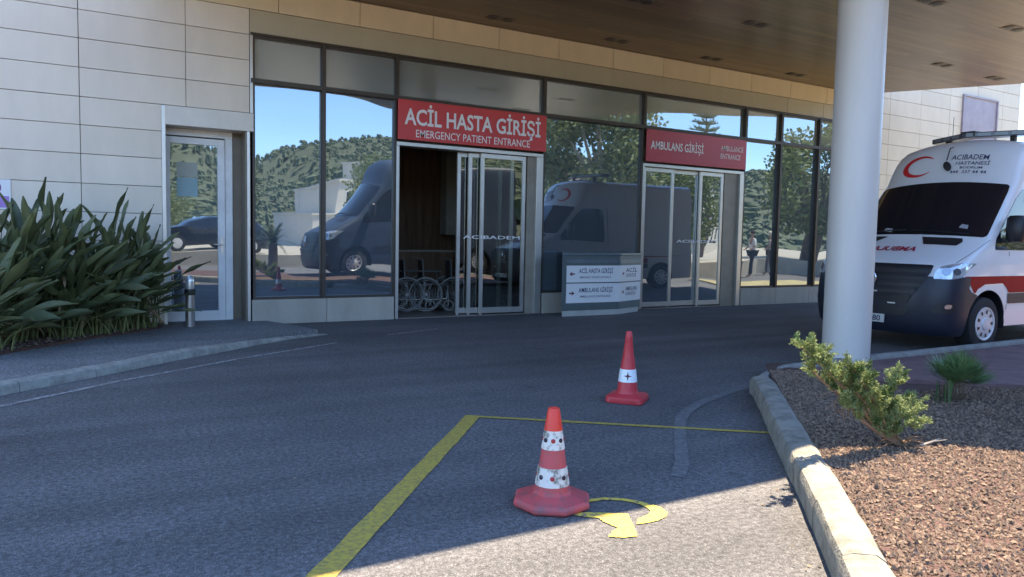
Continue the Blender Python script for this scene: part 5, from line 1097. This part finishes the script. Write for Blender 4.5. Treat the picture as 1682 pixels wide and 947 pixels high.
# people on the far pavement
def person(label, x, y, z0, rz, top, bottom, hat=None, arm=0.3):
    t = thing('person', label, 'person', (x, y, z0), rz)
    J = {'pel': (0, 0, 0.93, 0.15), 'wst': (0, 0, 1.08, 0.13), 'chs': (0, 0.01, 1.32, 0.155), 'nk': (0, 0.0, 1.47, 0.06), 'hd0': (0, 0.02, 1.56, 0.075), 'hd1': (0, 0.02, 1.66, 0.095), 'hd2': (0, 0.01, 1.73, 0.07)}
    E_ = [('pel', 'wst'), ('wst', 'chs'), ('chs', 'nk'), ('nk', 'hd0'), ('hd0', 'hd1'), ('hd1', 'hd2')]
    for s, c in ((-1, 'l'), (1, 'r')):
        J[c+'hip'] = (s*0.09, 0, 0.88, 0.10); J[c+'kn'] = (s*0.10, 0.02+s*0.06, 0.48, 0.065); J[c+'an'] = (s*0.10, s*0.10, 0.09, 0.042); J[c+'to'] = (s*0.11, 0.13+s*0.10, 0.03, 0.035)
        J[c+'sh'] = (s*0.17, 0, 1.41, 0.06); J[c+'el'] = (s*0.23, 0.02, 1.13, 0.045); J[c+'wr'] = (s*0.22, 0.10+arm*0.3, 0.90+arm*0.35, 0.03); J[c+'ha'] = (s*0.20, 0.16+arm*0.35, 0.84+arm*0.4, 0.028)
        E_ += [('pel', c+'hip'), (c+'hip', c+'kn'), (c+'kn', c+'an'), (c+'an', c+'to'), ('chs', c+'sh'), (c+'sh', c+'el'), (c+'el', c+'wr'), (c+'wr', c+'ha')]
    ks = list(J)
    def skin(name, ks, E_, grow, m_, par):
        me = bpy.data.meshes.new(name); me.from_pydata([J[k][:3] for k in ks], [(ks.index(a), ks.index(b)) for a, b in E_], []); me.materials.append(m_); o = bpy.data.objects.new(name, me); COL.objects.link(o); o.parent = par
        md_ = o.modifiers.new('skin', 'SKIN'); md_.use_smooth_shade = True
        for i, k in enumerate(ks): r_ = J[k][3]*grow; me.skin_vertices[0].data[i].radius = (r_, r_*0.85)
        me.skin_vertices[0].data[0].use_root = True; sb = o.modifiers.new('s', 'SUBSURF'); sb.levels = 1; sb.render_levels = 2; return o
    skin('body', ks, E_, 0.9, mat('skin_tone', (0.42, 0.26, 0.19), 0.6), t)
    skin('shirt', ['wst', 'chs', 'pel', 'lsh', 'rsh', 'lel', 'rel'], [('pel', 'wst'), ('wst', 'chs'), ('chs', 'lsh'), ('chs', 'rsh'), ('lsh', 'lel'), ('rsh', 'rel')], 1.12, top, t)
    skin('trousers', ['pel', 'lhip', 'rhip', 'lkn', 'rkn', 'lan', 'ran'], [('pel', 'lhip'), ('pel', 'rhip'), ('lhip', 'lkn'), ('rhip', 'rkn'), ('lkn', 'lan'), ('rkn', 'ran')], 1.14, bottom, t)
    hr = MB(); hr.lathe([(0.001, 0.12), (0.05, 0.105), (0.085, 0.06), (0.095, 0.0), (0.085, -0.05)], 16, (0, -0.012, 1.665)); hr.build('hat' if hat else 'hair', hat or mat('dark_hair', (0.03, 0.02, 0.015), 0.7), t, smooth=True, world=False)
    return t
person('person in a white shirt and dark trousers walking on the sunlit pavement', 21.9, 1.9, 0.0, R(110), mat('white_cloth', (0.72, 0.74, 0.76), 0.8), mat('dark_cloth', (0.03, 0.035, 0.05), 0.8))
person('person in a pale hat and patterned top standing beside the other walker', 23.3, 1.6, 0.0, R(150), mat('print_cloth', (0.35, 0.32, 0.30), 0.8, var=0.6, scale=18), mat('grey_cloth', (0.12, 0.11, 0.12), 0.8), mat('straw_hat', (0.66, 0.60, 0.48), 0.8))

# hills all round behind the camera
az_t = [-70, -30, -10, 0, 6, 9, 12, 17, 20, 24, 30, 40, 48, 55, 65, 90, 130]; el_t = [3, 3.6, 4.8, 5.9, 6.1, 4.9, 5.4, 6.8, 7.5, 7.6, 7.0, 5.4, 5.4, 5.0, 4.2, 3.5, 2.5]
m = MB(); NA, NR = 220, 34
for i in range(NA+1):
    az = -75+210*i/NA
    for j in range(NR+1):
        d = 110+330*(j/NR); q = (d-110)/330; el = np.interp(az, az_t, el_t); H = math.tan(R(el))*440*1.02
        h_ = H*(q**1.25)*(1 if q < 1 else 1)-1.0; x = math.sin(R(az))*d; y = 21.7-math.cos(R(az))*d
        h_ += (mnoise.noise(Vector((x*0.012, y*0.012, 0)))*9+mnoise.noise(Vector((x*0.045, y*0.045, 5)))*1.2)*min(1, q*2.5); m.v.append((x, y, h_))
for i in range(NA):
    for j in range(NR): a = i*(NR+1)+j; m.f.append((a, a+1, a+NR+2, a+NR+1)); m.m.append(0)
struct('hills', m, mat('scrub_hillside', (0.095, 0.11, 0.068), 0.95, var=0.15, scale=0.09, dark=(0.065, 0.08, 0.048), detail=9), smooth=True)
hv = m.v; sm_ = MB(); rnd = random.Random(21)
for k in range(34000):
    i = rnd.randrange(NA); j = int(NR*rnd.random()**0.75); a = Vector(hv[i*(NR+1)+j]); b = Vector(hv[(i+1)*(NR+1)+min(NR, j+1)]); p = Vector([a[c]+(b[c]-a[c])*rnd.random() for c in range(3)])
    if 0.5*p.x-0 > 0 and p.y > 5: pass
    s_ = 0.5+1.4*rnd.random()**2; vs_ = [p+Vector((math.cos(q*1.047+k)*s_*rnd.uniform(0.7, 1.2), math.sin(q*1.047+k)*s_*rnd.uniform(0.7, 1.2), -0.6)) for q in range(6)]+[p+Vector((math.cos(q*1.047+k+0.5)*s_*0.75, math.sin(q*1.047+k+0.5)*s_*0.75, s_*rnd.uniform(0.5, 0.9))) for q in range(6)]+[p+Vector((0, 0, s_*1.15))]
    sm_.add(vs_, [(q, (q+1) % 6, 6+(q+1) % 6, 6+q) for q in range(6)]+[(6+q, 6+(q+1) % 6, 12) for q in range(6)])
tag(sm_.build('hillside_scrub', leaf_mat('scrub_leaves', (0.075, 0.10, 0.055), (0.13, 0.155, 0.09), 0.8, 0.0, 0.3)), kind='stuff')
